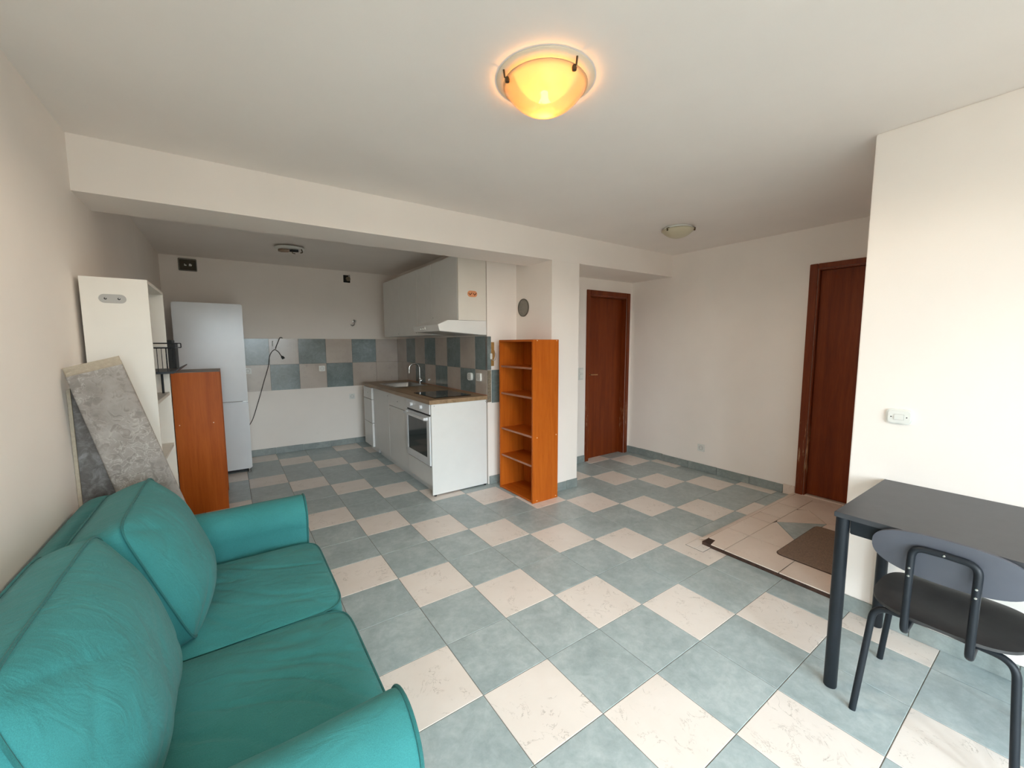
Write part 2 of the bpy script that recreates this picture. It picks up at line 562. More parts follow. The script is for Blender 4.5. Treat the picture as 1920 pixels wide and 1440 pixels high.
for j in range(-6, 15):
    for i in range(-4, 11):
        if on_floor(i, j):
            put_tile(TB if (i + j) % 3 == 0 else TG, ((i + .5) * T, (j + .5) * T, random.uniform(-0.0004, 0)), floor)

# ------------------------------------------------------------------ raised entry platform
PZ, PX, PY = 0.030, 1.905, 0.512
plat = MB().box(PX, XR, YN, PY, -0.002, PZ - 0.005).build('floor_platform', 'slab_edge')
struct(plat, 'low raised entry landing of pale tiles with dark raw edge', 'floor')
def flat_tile(poly, mat, parent, z1=PZ, t=0.0055, gap=0.0026):
    mat = 'tile_landing' if mat == 'tile_beige' else mat
    c = Vector((sum(p[0] for p in poly) / len(poly), sum(p[1] for p in poly) / len(poly)))
    q = []
    for p in poly:
        d = Vector(p) - c
        q.append(c + d * (1 - gap * 1.4 / max(d.length, .01)))
    return MB().prism([tuple(p) for p in q], 'z', z1 - t, z1).build('tile', mat, parent)
Yj = 0.356
xs = [PX + .0, 2.255, 2.605, 2.768, 3.10, 3.40]
flat_tile([(1.988, .462), (1.905 - .004, .447), (1.905 - .004, Yj), (2.255, Yj), (2.255, PY), (1.988, PY)], 'tile_beige', plat)
for a_, b_ in zip(xs[1:-1], xs[2:]):
    flat_tile([(a_, Yj), (b_, Yj), (b_, PY), (a_, PY)], 'tile_beige', plat)
flat_tile([(1.901, .022), (2.25, .022), (2.25, Yj), (1.901, Yj)], 'tile_beige', plat)
flat_tile([(1.901, YN), (2.25, YN), (2.25, .022), (1.901, .022)], 'tile_beige', plat)
S1, S2, S3 = (2.669, .346), (2.935, .105), (2.45, .14)
flat_tile([(2.25, .14), S3, S1, (2.62, Yj), (2.25, Yj)], 'tile_beige', plat)
flat_tile([S1, S3, S2], 'tile_grey', plat)
flat_tile([S1, S2, (3.13, .29), (3.06, Yj), (2.70, Yj)], 'tile_beige', plat)
flat_tile([(3.13, .29), S2, (3.10, -.02), (3.40, -.02), (3.40, Yj), (3.08, Yj)], 'tile_beige', plat)
flat_tile([(2.25, YN), (2.80, YN), (2.80, .10), S3, (2.25, .14)], 'tile_beige', plat)
flat_tile([(2.80, YN), (3.40, YN), (3.40, -.02), (3.10, -.02), S2, (2.80, .11)], 'tile_beige', plat)
flat_tile([(3.40, YN), (3.49, YN), (3.49, PY), (3.40, PY)], 'tile_beige', plat)
# bullnose strip along the edge of the platform
strip = MB()
trim1 = thing('trim_1', (2.4, .55, 0), 'narrow beige bullnose strip along the entry landing', 'trim', kind='structure')
for x0, x1 in ((1.962, 2.30), (2.303, 2.62), (2.623, 2.95), (2.953, 3.28), (3.283, XR)):
    MB().prism([(.514, -.001), (.514, .024), (.530, .0245), (.552, .017), (.566, .006), (.572, -.001)], 'x', x0, x1).build('strip', 'tile_landing', trim1, smooth=True, angle=30)
MB().box(XR - 1.5, XR, .5085, .5160, 0, .0262).build('joint', 'trim_brown', trim1)
cutp = thing('trim_2', (1.9, .52, 0), 'small cut beige tile pieces at the landing corner', 'trim', kind='structure')
MB().box(1.812, 1.958, .512, .575, -.001, .0035).build('tile', 'tile_beige', cutp)
MB().box(1.812, 1.958, .452, .509, -.001, .0030).build('tile', 'tile_beige', cutp)
MB().box(1.808, 1.962, .448, .579, -.002, .0008).build('joint', 'grout_dark', cutp)

# ------------------------------------------------------------------ walls, ceiling, beam
def holed(m, axis, a0, a1, c0, c1, holes):
    """wall slab along one axis with rectangular openings"""
    def bb(p, q, z0, z1):
        if q - p > 1e-4 and z1 - z0 > 1e-4:
            m.box(p, q, c0, c1, z0, z1) if axis == 'x' else m.box(c0, c1, p, q, z0, z1)
    cur = a0
    for (h0, h1, z0, z1) in sorted(holes):
        bb(cur, h0, 0, ZC); bb(h0, h1, 0, z0); bb(h0, h1, z1, ZC)
        cur = h1
    bb(cur, a1, 0, ZC)
    return m
_w = holed(MB(), 'y', REAR_Y, YB + .15, XL - .15, XL, FILL_WIN)
struct(_w.build('wall_left', 'wall_paint', fix=False), 'long white painted wall behind the green sofa', 'wall')
wb = struct(bx('wall_back', XL, XK + .0, YB, YB + .15, 0, ZC, 'wall_paint'), 'white kitchen wall with a band of checkered tiles', 'wall')
wk = struct(bx('wall_kitchen', XK, XP0, YJ, YB + .15, 0, ZC, 'wall_paint'), 'white wall behind the kitchen counter and wall cabinets', 'wall')
struct(bx('wall_pillar', XP0, XP1, YP, YB + .15, 0, ZC, 'wall_paint'), 'white pillar beside the tall orange bookcase', 'wall')
NX0, NX1, NZ = 2.735, 3.385, 1.985
wn = MB().box(XP1, NX0 - .0, YD, YD + .15, 0, ZC).box(NX1, XR + .16, YD, YD + .15, 0, ZC).box(NX0, NX1, YD, YD + .15, NZ, ZC).box(NX0, NX1, YD + .125, YD + .15, 0, NZ).build('wall_niche', 'wall_paint', fix=False)  # last slab is unseen, added behind the leaf to block light leaks
struct(wn, 'white recess wall around the brown inner door', 'wall')
RY0, RY1, RZ = -0.24, 0.462, 2.06
wr = MB().box(XR, XR + .16, RY1, YD, 0, ZC).box(XR, XR + .16, YN, RY0, 0, ZC).box(XR, XR + .16, RY0, RY1, RZ, ZC).box(XR + .135, XR + .16, RY0, RY1, 0, RZ).build('wall_right', 'wall_paint', fix=False)  # rear slab added out of view, seals the doorway against stray sky light
struct(wr, 'white wall with a low power outlet and brown door', 'wall')
struct(bx('wall_near', XN, XR + .16, REAR_Y - .15, YN, 0, ZC, 'wall_paint', b=0.004), 'white wall above the black table with a light switch', 'wall')
m = holed(MB(), 'x', XL - .15, XN, REAR_Y - .15, REAR_Y, WIN)
struct(m.build('wall_rear', 'wall_paint', fix=False), 'white wall with balcony openings behind the viewpoint', 'wall')
def window_frame(k, label, ax, h, c):
    a0, a1, z0, z1 = h
    mid = (a0 + a1) / 2
    w = thing('window_%d' % k, (mid, c, z0) if ax == 'x' else (c, mid, z0), label, 'window', kind='structure')
    for (p, q, r, t_) in ((a0, a0 + .06, z0, z1), (a1 - .06, a1, z0, z1), (a0 + .06, a1 - .06, z0, z0 + .06), (a0 + .06, a1 - .06, z1 - .06, z1)):
        if ax == 'x': bx('window_frame', p, q, c - .10, c - .03, r, t_, 'plastic_white', w)
        else: bx('window_frame', c - .10, c - .03, p, q, r, t_, 'plastic_white', w)
k = 0
for h in WIN:
    k += 1
    window_frame(k, ['white framed balcony opening behind the sofa end', 'white framed balcony opening near the rear middle', 'white framed balcony opening beside the table wall', 'fourth balcony opening'][k - 1], 'x', h, REAR_Y)
for h in FILL_WIN:
    k += 1
    window_frame(k, 'added white framed opening in the left wall for fill light', 'y', h, XL)
struct(bx('ceiling', XL - .15, XR + .25, REAR_Y - .15, YB + .15, ZC, ZC + .12, 'ceiling_paint'), 'plain white painted ceiling with three lamps', 'ceiling')
# dropped beam across the room; its underside runs on to the recess wall on the right
m = MB()
zb0, zb1 = 2.158, 2.180
def beam_seg(x0, x1, y0, y1):
    za = zb0 + (zb1 - zb0) * (x0 - XL) / (XR - XL)
    zb = zb0 + (zb1 - zb0) * (x1 - XL) / (XR - XL)
    m.add([(x0, y0, za), (x1, y0, zb), (x1, y1, zb), (x0, y1, za), (x0, y0, ZC), (x1, y0, ZC), (x1, y1, ZC), (x0, y1, ZC)],
          [(0, 1, 2, 3), (7, 6, 5, 4), (0, 4, 5, 1), (1, 5, 6, 2), (2, 6, 7, 3), (3, 7, 4, 0)])
beam_seg(XL, XP1, 1.893, 2.262)
beam_seg(XP1, XR, 1.893, YD)
struct(m.build('ceiling_beam', 'wall_paint', fix=False), 'white dropped ceiling beam between living room and kitchen', 'beam')

# ------------------------------------------------------------------ skirting tiles
def skirt(name, label, runs, h=0.082, t=0.011, mat='tile_skirt'):
    """runs: (axis, start, end, wall coordinate, outward sign, joints)"""
    ax, s, e, c, sg, js = runs[0]
    r = thing(name, (c, s, 0) if ax == 'y' else (s, c, 0), label, 'baseboard', kind='structure')
    for ax, s, e, c, sg, js in runs:
        cuts = [s] + [j for j in js if s < j < e] + [e]
        for a0, a1 in zip(cuts[:-1], cuts[1:]):
            g = 0.0012
            c0, c1 = sorted((c, c + sg * t))
            hh = h + random.uniform(-.003, .003)
            if ax == 'x':
                bx('tile', a0 + g, a1 - g, c0, c1, 0, hh, mat, r, b=0.002)
            else:
                bx('tile', c0, c1, a0 + g, a1 - g, 0, hh, mat, r, b=0.002)
    return r
skirt('baseboard_back', 'grey tile skirting under the checkered kitchen tiles', [('x', XL, XK, YB, -1, [-1.0, -.665, -.33, -.012, .32, .655, .99])])
skirt('baseboard_right', 'grey tile skirting below the wall with the outlet', [('y', .625, YD, XR, -1, [.93, 1.265, 1.60, 1.94, 2.27])])
skirt('baseboard_niche', 'short grey skirting pieces beside the inner door', [('x', XP1, 2.678, YD, -1, [2.35]), ('x', 3.446, XR - .011, YD, -1, [])])
skirt('baseboard_pillar', 'grey tile skirting around the foot of the pillar', [('x', XP0, XP1 + .0, YP, -1, [1.87]), ('y', YP, YD - .012, XP1, 1, [2.2])])
skirt('baseboard_near', 'grey tile skirting under the black table', [('y', REAR_Y, YN, XN, -1, [-1.9, -1.57, -1.235, -.90, -.565])])
skirt('baseboard_kitchen', 'small grey skirting piece behind the tall bookcase', [('x', XK + .01, XP0, YJ, -1, [])])
sk2 = thing('trim_3', (XR, .57, 0), 'beige tile skirting piece beside the brown door frame', 'trim', kind='structure')
bx('tile', XR - .011, XR, .530, .6235, .0, .092, 'tile_landing', sk2, b=0.002)

# ------------------------------------------------------------------ wall tiles of the kitchen
def wtile(x0, x1, z0, z1, grey, parent, plane, c, th=0.006):
    g = 0.0013
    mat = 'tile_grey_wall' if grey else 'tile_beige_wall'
    if plane == 'y':
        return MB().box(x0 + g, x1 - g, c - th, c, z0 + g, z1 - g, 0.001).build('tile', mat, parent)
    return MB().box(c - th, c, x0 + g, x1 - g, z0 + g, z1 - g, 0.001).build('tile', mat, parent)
bxs = [-1.01, -.677, -.345, -.012, .320, .662, .994, XK - .006]
for k, (a0, a1) in enumerate(zip(bxs[:-1], bxs[1:])):
    wtile(a0, a1, 1.161, 1.492, [0, 1, 0, 1, 0, 1, 0][k], wb, 'y', YB)
    wtile(a0, a1, .830, 1.161, [1, 0, 1, 0, 1, 0, 0][k], wb, 'y', YB)
sys_ = [YB - .006, 4.650, 4.322, 3.994, 3.667, 3.339, 3.013, 2.684, YJ + .001]
for k, (a1, a0) in enumerate(zip(sys_[:-1], sys_[1:])):
    wtile(a0, a1, 1.161, 1.495, [0, 1, 0, 1, 0, 1, 0, 1][k], wk, 'x', XK)
    wtile(a0, a1, .830, 1.161, [0, 0, 1, 0, 1, 0, 1, 0][k], wk, 'x', XK)
bx('grout_band', -1.01, XK - .004, YB - .0035, YB, .832, 1.490, 'grout_dark', wb)
bx('grout_band', XK - .0035, XK, YJ + .002, YB - .004, .832, 1.493, 'grout_dark', wk)
# broken tile edge on the short return wall
bx('tile', XK - .004, XK + .040, YJ - .008, YJ, 1.163, 1.492, 'tile_grey_wall', wk, b=.001)
bx('edge_strip', XK - .0075, XK - .0045, YJ - .006, YJ + .02, 1.163, 1.492, 'steel', wk)
bx('mortar', XK, XK + .040, YJ - .005, YJ, .84, 1.160, 'mortar', wk)
bx('tile', XK + .046, XP0, YJ - .009, YJ, .832, 1.160, 'tile_grey_wall', wk, b=.001)

# ------------------------------------------------------------------ doors
def casing(name, parent, mb, mat='frame_wood'):
    return mb.build(name, mat, parent, smooth=True, angle=30)
# inner door in the recess (faces -y)
d1 = thing('door_1', ((NX0 + NX1) / 2, YD, 0), 'closed brown veneered inner door with brass lever in the recess', 'door', kind='structure')
cw = 0.058
bx('frame', NX0 - cw, NX0, YD - .014, YD, 0, NZ + cw, 'frame_wood', d1, b=.004)
bx('frame', NX1, NX1 + cw, YD - .014, YD, 0, NZ + cw, 'frame_wood', d1, b=.004)
bx('frame', NX0, NX1, YD - .014, YD, NZ, NZ + cw, 'frame_wood', d1, b=.004)
bx('jamb', NX0, NX0 + .012, YD, YD + .124, 0, NZ, 'frame_wood', d1)
bx('jamb', NX1 - .012, NX1, YD, YD + .124, 0, NZ, 'frame_wood', d1)
bx('jamb', NX0 + .012, NX1 - .012, YD, YD + .124, NZ - .012, NZ, 'frame_wood', d1)
lf = bx('leaf', NX0 + .014, NX1 - .014, YD + .068, YD + .108, .002, NZ - .014, 'door_wood', d1)
h = MB().tube(bend([(2.795, YD + .068, 1.045), (2.795, YD + .022, 1.045), (2.905, YD + .022, 1.042)], .012, 5), .0075, 10)
h.lathe([(.022, YD + .068), (.022, YD + .060), (.010, YD + .058)], (2.795, 0, 1.045), 20, 'y')
h.build('handle', 'brass', lf, smooth=True)
# brown door by the entry landing (faces -x)
d2 = thing('door_2', (XR, .12, 0), 'dark brown entry door with worn frame by the landing', 'door', kind='structure')
z0 = PZ
bx('frame', XR - .014, XR, RY1, RY1 + .062, z0, RZ + .045, 'frame_wood', d2, b=.004)
bx('frame', XR - .014, XR, RY0 - .03, RY0, z0, RZ + .045, 'frame_wood', d2, b=.004)
bx('frame', XR - .014, XR, RY0, RY1, RZ, RZ + .045, 'frame_wood', d2, b=.004)
bx('jamb', XR, XR + .134, RY1 - .012, RY1, z0, RZ, 'frame_wood', d2)
bx('jamb', XR, XR + .134, RY0, RY0 + .012, z0, RZ, 'frame_wood', d2)
bx('jamb', XR, XR + .134, RY0 + .012, RY1 - .012, RZ - .012, RZ, 'frame_wood', d2)
bx('leaf', XR + .035, XR + .075, RY0 + .014, RY1 - .014, z0 + .012, RZ - .014, 'door_wood', d2)
bx('threshold', XR - .004, XR + .134, RY0 + .012, RY1 - .012, -.002, z0 + .006, 'tile_landing', d2)

# ------------------------------------------------------------------ kitchen base units
KX = 0.722                                                            # plane of the fronts
WB = 1.312                                                            # back of the units, against the wall tiles
YE, YO, YC1, YC2, YC3 = 2.450, 3.068, 3.668, 4.265, 4.650
def hole(parent, x, y, z, r=.0045):
    return MB().lathe([(r, x - .0008), (r, x + .002)], (0, y, z), 14, 'x').build('knob_hole', 'hole_dark', parent)
ep = tag(bx('cover_panel', KX - .004, WB - .006, YE, YE + .016, .012, .868, 'white_laminate', b=.001), 'tall white cover panel closing the counter end beside the oven', 'panel')
for x in (.745, 1.285):
    MB().lathe([(.012, 0), (.012, .0125)], (x, YE + .008, 0), 14).build('foot', 'rubber_black', ep, smooth=True)
for x in (.748, 1.297):
    MB().lathe([(.0035, YE - .0006), (.0035, YE + .002)], (x, 0, .852), 10, 'y').build('screw', 'hole_dark', ep)

def carcass(t, y0, y1, z0=.09, zt=.868):
    m = MB()
    m.box(KX + .020, WB, y0 + .001, y0 + .017, z0, zt).box(KX + .020, WB, y1 - .017, y1 - .001, z0, zt)
    m.box(KX + .020, WB, y0 + .017, y1 - .017, z0, z0 + .016).box(WB - .006, WB, y0 + .017, y1 - .017, z0 + .016, zt)
    m.box(KX + .020, KX + .09, y0 + .017, y1 - .017, zt - .016, zt)
    return m.build('body', 'white_laminate', t, fix=False)
# drawer unit at the far end
t = thing('drawer_cabinet', (1.0, 4.45, 0), 'white base cabinet with three drawers at the far counter end', 'cabinet')
carcass(t, YC2 + .012, YC3)
for zz0, zz1 in ((.715, .862), (.405, .708), (.092, .398)):
    d = bx('drawer', KX - .022, KX + .006, YC2 + .014, YC3 - .002, zz0, zz1, 'white_laminate', t, b=.0015)
    if zz0 > .5: hole(d, KX - .022, 4.452, (zz0 + zz1) / 2)
bx('plinth', KX + .055, KX + .07, YC2 + .03, YC3 - .03, 0, .088, 'white_laminate', t)
bx('plinth', KX + .07, KX + .5, YC2 + .03, YC2 + .045, 0, .088, 'white_laminate', t)
# sink base with one tall door
t = thing('sink_cabinet', (1.0, 3.96, 0), 'white base cabinet with one tall door under the sink', 'cabinet')
carcass(t, YC1, YC2, zt=.70)
d = bx('door', KX, KX + .018, YC1 + .002, YC2 - .002, .092, .864, 'white_laminate', t, b=.0015)
hole(d, KX, YC1 + .035, .82)
bx('plinth', KX + .055, KX + .07, YC1 + .003, YC2 - .06, 0, .088, 'white_laminate', t)
# drawer over door
t = thing('drawer_door_cabinet', (1.0, 3.37, 0), 'white base cabinet with drawer above door between oven and sink', 'cabinet')
carcass(t, YO, YC1)
d = bx('drawer', KX, KX + .018, YO + .002, YC1 - .002, .722, .864, 'white_laminate', t, b=.0015)
hole(d, KX, 3.37, .79, .006)
d = bx('door', KX, KX + .018, YO + .002, YC1 - .002, .092, .716, 'white_laminate', t, b=.0015)
hole(d, KX, YC1 - .035, .675)
bx('plinth', KX + .055, KX + .07, YO + .003, YC1 - .003, 0, .088, 'white_laminate', t)
# oven unit
t = thing('oven', (1.0, 2.77, 0), 'white built-in oven with two knobs and dark glass door', 'oven')
y0, y1 = YE + .024, YO - .002
m = MB().box(KX + .022, WB, y0, y1, .09, .868)
m.build('body', 'white_laminate', t)
bx('side_strip', KX - .004, KX + .02, YE + .0165, YE + .0235, .09, .868, 'white_laminate', t)
cp = bx('control_panel', KX - .012, KX + .020, y0 + .001, y1, .772, .866, 'appliance_white', t, b=.0015)
for yy in (2.665, 2.905):
    k = MB().lathe([(.021, KX - .012), (.020, KX - .034), (.016, KX - .036), (0, KX - .036)], (0, yy, .822), 24, 'x')
    k.build('knob', 'appliance_white', cp, smooth=True, angle=50)
bx('gap', KX - .001, KX + .019, y0 + .001, y1, .755, .771, 'rubber_black', t)
m = MB()
dz0, dz1 = .288, .754
gy0, gy1, gz0, gz1 = y0 + .062, y1 - .045, .358, .700
for (a0, a1, c0, c1) in ((y0 + .001, y1, dz0, gz0), (y0 + .001, y1, gz1, dz1), (y0 + .001, gy0, gz0, gz1), (gy1, y1, gz0, gz1)):
    m.box(KX - .016, KX + .02, a0, a1, c0, c1)
od = m.build('oven_door', 'appliance_white', t, fix=False)
bx('glass', KX - .012, KX + .010, gy0, gy1, gz0, gz1, 'oven_glass', od)
hb = MB().box(KX - .058, KX - .040, y0 + .03, y1 - .03, .716, .742, .004)
hb.box(KX - .041, KX - .015, y0 + .03, y0 + .055, .716, .742, .002).box(KX - .041, KX - .015, y1 - .055, y1 - .03, .716, .742, .002)
hb.build('handle', 'appliance_white', od, smooth=True, angle=40, fix=False)
bx('gap', KX - .001, KX + .019, y0 + .001, y1, .274, .287, 'rubber_black', t)
bx('lower_panel', KX - .002, KX + .018, y0 + .001, y1, .094, .273, 'white_laminate', t, b=.0015)
bx('plinth', KX + .055, KX + .07, y0 + .003, y1 - .003, 0, .089, 'white_laminate', t)

# worktop with a cut-out for the sink
SX0, SX1, SY0, SY1 = .820, 1.205, 3.715, 4.258
WX0, WX1, WY0, WY1, WZ0, WZ1 = .697, 1.3125, 2.440, 4.655, .870, .908
m = MB().box(WX0, SX0, WY0, WY1, WZ0, WZ1).box(SX1, WX1, WY0, WY1, WZ0, WZ1).box(SX0, SX1, WY0, SY0, WZ0, WZ1).box(SX0, SX1, SY1, WY1, WZ0, WZ1)
wt = tag(m.build('worktop', 'worktop_wood', fix=False), 'brown wood-look worktop holding sink and cooktop', 'worktop')
bx('seal_strip', WX1 - .006, WX1, WY0, WY1, WZ1, WZ1 + .006, 'edge_band', wt)
# sink
t = thing('kitchen_sink', (1.01, 4.03, .76), 'stainless steel sink set into the brown worktop', 'sink')
m = MB()
r0 = .022
def rr(x0, x1, y0, y1, r, z, n=6):
    out = []
    for cx, cy, a in ((x1 - r, y1 - r, 0), (x0 + r, y1 - r, pi / 2), (x0 + r, y0 + r, pi), (x1 - r, y0 + r, 1.5 * pi)):
        for k in range(n + 1):
            out.append((cx + r * cos(a + k * pi / 2 / n), cy + r * sin(a + k * pi / 2 / n), z))
    return out
rings = [rr(SX0 - r0, SX1 + r0, SY0 - r0, SY1 + r0, .03, .9085), rr(SX0 - r0 + .004, SX1 + r0 - .004, SY0 - r0 + .004, SY1 + r0 - .004, .03, .914),
         rr(SX0 + .012, SX1 - .012, SY0 + .012, SY1 - .012, .03, .914), rr(SX0 + .016, SX1 - .016, SY0 + .016, SY1 - .016, .03, .905),
         rr(SX0 + .024, SX1 - .024, SY0 + .024, SY1 - .024, .04, .775), rr(SX0 + .05, SX1 - .05, SY0 + .05, SY1 - .05, .04, .765)]
n = len(rings[0])
vs = [p for r in rings for p in r]
fs = [(i * n + k, i * n + (k + 1) % n, (i + 1) * n + (k + 1) % n, (i + 1) * n + k) for i in range(len(rings) - 1) for k in range(n)]
fs.append(tuple((len(rings) - 1) * n + k for k in range(n)))
m.add(vs, fs).build('basin', 'steel', t, smooth=True, angle=50)
MB().lathe([(.0, .7672), (.03, .7672), (.032, .766)], (1.01, 4.03, 0), 20).build('drain', 'hole_dark', t)
# tap
t = thing('kitchen_tap', (1.262, 4.05, .908), 'chrome gooseneck tap behind the sink', 'tap')
MB().lathe([(.024, .9085), (.024, .918), (.019, .922), (.019, .985), (.012, .99)], (1.262, 4.05, 0), 24).build('body', 'chrome', t, smooth=True, angle=50)
MB().tube([(1.262, 4.05, .985), (1.262, 4.05, 1.10)] + arc((1.192, 4.05, 1.10), .070, 0, pi * .97, 14) + [(1.121, 4.05, 1.045)], .0105, 12).build('spout', 'chrome', t, smooth=True)
MB().tube([(1.262, 4.03, .955), (1.262, 4.005, .957)], .015, 14).tube([(1.262, 4.005, .957), (1.262, 3.965, .975)], .006, 8).build('lever', 'chrome', t, smooth=True)
# cooktop
t = tag(bx('cooktop', .797, 1.192, 2.553, 3.068, .9085, .9145, 'hob_glass', b=.001), 'flat black glass cooktop on the worktop above the oven', 'cooktop')
plain('hob_print', (0.05, 0.05, 0.05, 1), 0.3)
for (x, y, r) in ((.90, 2.70, .075), (.90, 2.92, .09), (1.09, 2.70, .09), (1.09, 2.92, .075)):
    MB().lathe([(r, .91455), (r, .9148), (r - .003, .9148), (r - .003, .91455)], (x, y, 0), 36, cap=False).build('burner_ring', 'hob_print', t)

# ------------------------------------------------------------------ wall cabinets and extractor hood
UX, UZ0, UZ1 = 1.010, 1.515, 2.245
def wall_cab(y0, y1, z0, label, hole_at, side_mat='white_laminate'):
    t = thing('wall_cabinet', ((UX + WB) / 2, (y0 + y1) / 2, z0), label, 'wall cabinet')
    m = MB().box(UX + .019, WB, y0 + .0005, y0 + .016, z0, UZ1).box(UX + .019, WB, y1 - .016, y1 - .0005, z0, UZ1)
    m.box(UX + .019, WB, y0 + .016, y1 - .016, z0, z0 + .016).box(UX + .019, WB, y0 + .016, y1 - .016, UZ1 - .016, UZ1)
    m.box(WB - .004, WB, y0 + .016, y1 - .016, z0 + .016, UZ1 - .016)
    m.build('body', 'white_laminate', t, fix=False)
    d = bx('door', UX, UX + .018, y0 + .0015, y1 - .0015, z0, UZ1 - .002, 'white_laminate', t, b=.001)
    hole(d, UX, *hole_at)
    return t
wall_cab(4.052, YC3, UZ0, 'white wall cabinet at the far corner beside the back wall', (4.085, 1.545))
wall_cab(3.455, 4.050, UZ0, 'white wall cabinet second from the back wall', (3.49, 1.545))
wall_cab(3.060, 3.453, UZ0, 'narrow white wall cabinet beside the extractor hood', (3.095, 1.535))
tc = wall_cab(YE + .018, 3.058, 1.642, 'short white wall cabinet above the extractor hood', (3.022, 1.69))
bx('side_panel', UX + .001, WB, YE, YE + .017, 1.642, UZ1, 'cream_laminate', tc, b=.001)
st = thing('sticker', (1.161, YE, 1.89), 'small orange pill sticker with two dark ticks on the cabinet side', 'sticker')
def pill(cx, cz, w, h, y0, y1):
    pts = []
    r = h / 2
    for k in range(13):
        a = -pi / 2 + pi * k / 12
        pts.append((cx + w / 2 - r + r * cos(a), cz + r * sin(a)))
    for k in range(13):
        a = pi / 2 + pi * k / 12
        pts.append((cx - w / 2 + r + r * cos(a), cz + r * sin(a)))
    return MB().prism(pts, 'y', y0, y1)
pill(1.161, 1.891, .104, .058, YE - .002, YE - .0002).build('backing', 'sticker_orange', st)
for cx in (1.138, 1.186):
    q = [(-.020, .004), (-.012, .006), (-.004, -.008), (.016, .010), (.020, .004), (-.002, -.018)]
    MB().prism([(cx + a_, 1.893 + b_) for a_, b_ in q], 'y', YE - .0028, YE - .0018).build('tick', 'sticker_mark', st)
t = thing('extractor_hood', (1.05, 2.75, 1.51), 'white slanted extractor hood above the cooktop', 'hood')
prof = [(.801, 1.597), (.903, 1.639), (WB, 1.6405), (WB, 1.508), (1.25, 1.508), (.816, 1.540)]
MB().prism(prof, 'y', YE, 3.056).build('body', 'white_laminate', t)
MB().prism([(.84, 1.5375), (1.24, 1.5078), (1.24, 1.5052), (.84, 1.5348)], 'y', YE + .04, 3.02).build('filter', 'plastic_grey', t)
for k, yy in enumerate((2.86, 2.80, 2.75)):
    MB().box(.8000, .8120, yy, yy + (.022 if k < 2 else .008), 1.560, 1.570 if k < 2 else 1.582).build('button', 'plastic_white', t)

# ------------------------------------------------------------------ fridge
t = thing('fridge', (-.915, 4.66, 0), 'tall white two-door fridge freezer against the kitchen wall', 'fridge')
FX0, FX1, FY = -1.215, -.622, 4.335
bx('body', FX0, FX1, FY + .062, 4.985, .035, 1.848, 'appliance_white', t, b=.006)
bx('upper_door', FX0, FX1, FY, FY + .058, .803, 1.850, 'appliance_white', t, b=.010)
bx('lower_door', FX0, FX1, FY, FY + .058, .040, .792, 'appliance_white', t, b=.010)
bx('door_seal', FX0 + .01, FX1 - .01, FY + .03, FY + .0605, .792, .803, 'plastic_grey', t)
bx('hinge', FX1 - .05, FX1 - .004, FY + .006, FY + .03, .794, .801, 'steel', t)
for x in (FX0 + .04, FX1 - .028):
    MB().lathe([(.017, 0), (.017, .012), (.012, .014), (.012, .042)], (x, FY + .03, 0), 18).build('foot', 'steel', t, smooth=True, angle=40)
    MB().lathe([(.017, 0), (.017, .042)], (x, 4.94, 0), 14).build('foot', 'rubber_black', t, smooth=True, angle=40)
bx('kick_plate', FX0 + .02, FX1 - .02, FY + .07, FY + .09, .006, .04, 'rubber_black', t)

# ------------------------------------------------------------------ orange bookcases
def cap(parent, x, y, z, r=.0045):
    return MB().lathe([(r, y - .0015), (r, y + .001)], (x, 0, z), 12, 'y').build('screw_cap', 'screw_cap', parent)
def bookcase(name, x0, x1, y0, y1, H, shelves, label, caps, top_mat='orange_wood_h'):
    t = thing(name, ((x0 + x1) / 2, (y0 + y1) / 2, 0), label, 'bookcase')
    th = .018
    sgn = -1
    for k, (a0, a1) in enumerate(((y0, y0 + th), (y1 - th, y1))):
        s = bx('side_panel', x0, x1, a0, a1, 0, H, 'orange_wood', t, b=.0008)
        if k == 0:
            for (cx, cz) in caps: cap(s, cx, y0, cz)
    bx('top_panel', x0 + .001, x1, y0 + th, y1 - th, H - th, H, top_mat, t)
    bx('bottom_panel', x0 + .004, x1 - .004, y0 + th, y1 - th, .004, .022, 'orange_wood_h', t)
    return t, th
t, th = bookcase('tall_bookcase', 1.372, 1.664, 1.782, 2.315, 1.456, None, 'tall orange wooden bookcase with five empty compartments beside the pillar',
                 [(1.420, .593), (1.640, .595), (1.640, .020), (1.420, .020), (1.418, 1.447), (1.640, 1.447)])
bx('back_panel', 1.656, 1.663, 1.80, 2.297, .022, 1.438, 'orange_wood', t)
for z in (1.197, .938, .592, .328):
    s = bx('shelf', 1.384, 1.655, 1.80, 2.297, z - .002, z + .016, 'orange_wood_h', t)
    bx('shelf_edge', 1.382, 1.384, 1.80, 2.297, z - .002, z + .016, 'edge_band', s)
t, th = bookcase('low_bookcase', -1.160, -.842, 3.240, 3.79, 1.192, None, 'low orange wooden bookcase standing in front of the fridge',
                 [(-1.130, .765), (-.906, .765)])
bx('back_panel', -1.158, -1.152, 3.258, 3.772, .022, 1.174, 'orange_wood', t)
for z in (.39, .765):
    bx('shelf', -1.15, -.850, 3.258, 3.772, z - .009, z + .009, 'orange_wood_h', t)
plain('pale_sheen_top', lin(150, 136, 128), 0.5, var=0.1)  # pale colour paints in the light reflected off the orange top
bx('top_sheen_sheet', -1.160, -.842, 3.240, 3.79, 1.192, 1.194, 'pale_sheen_top', t)
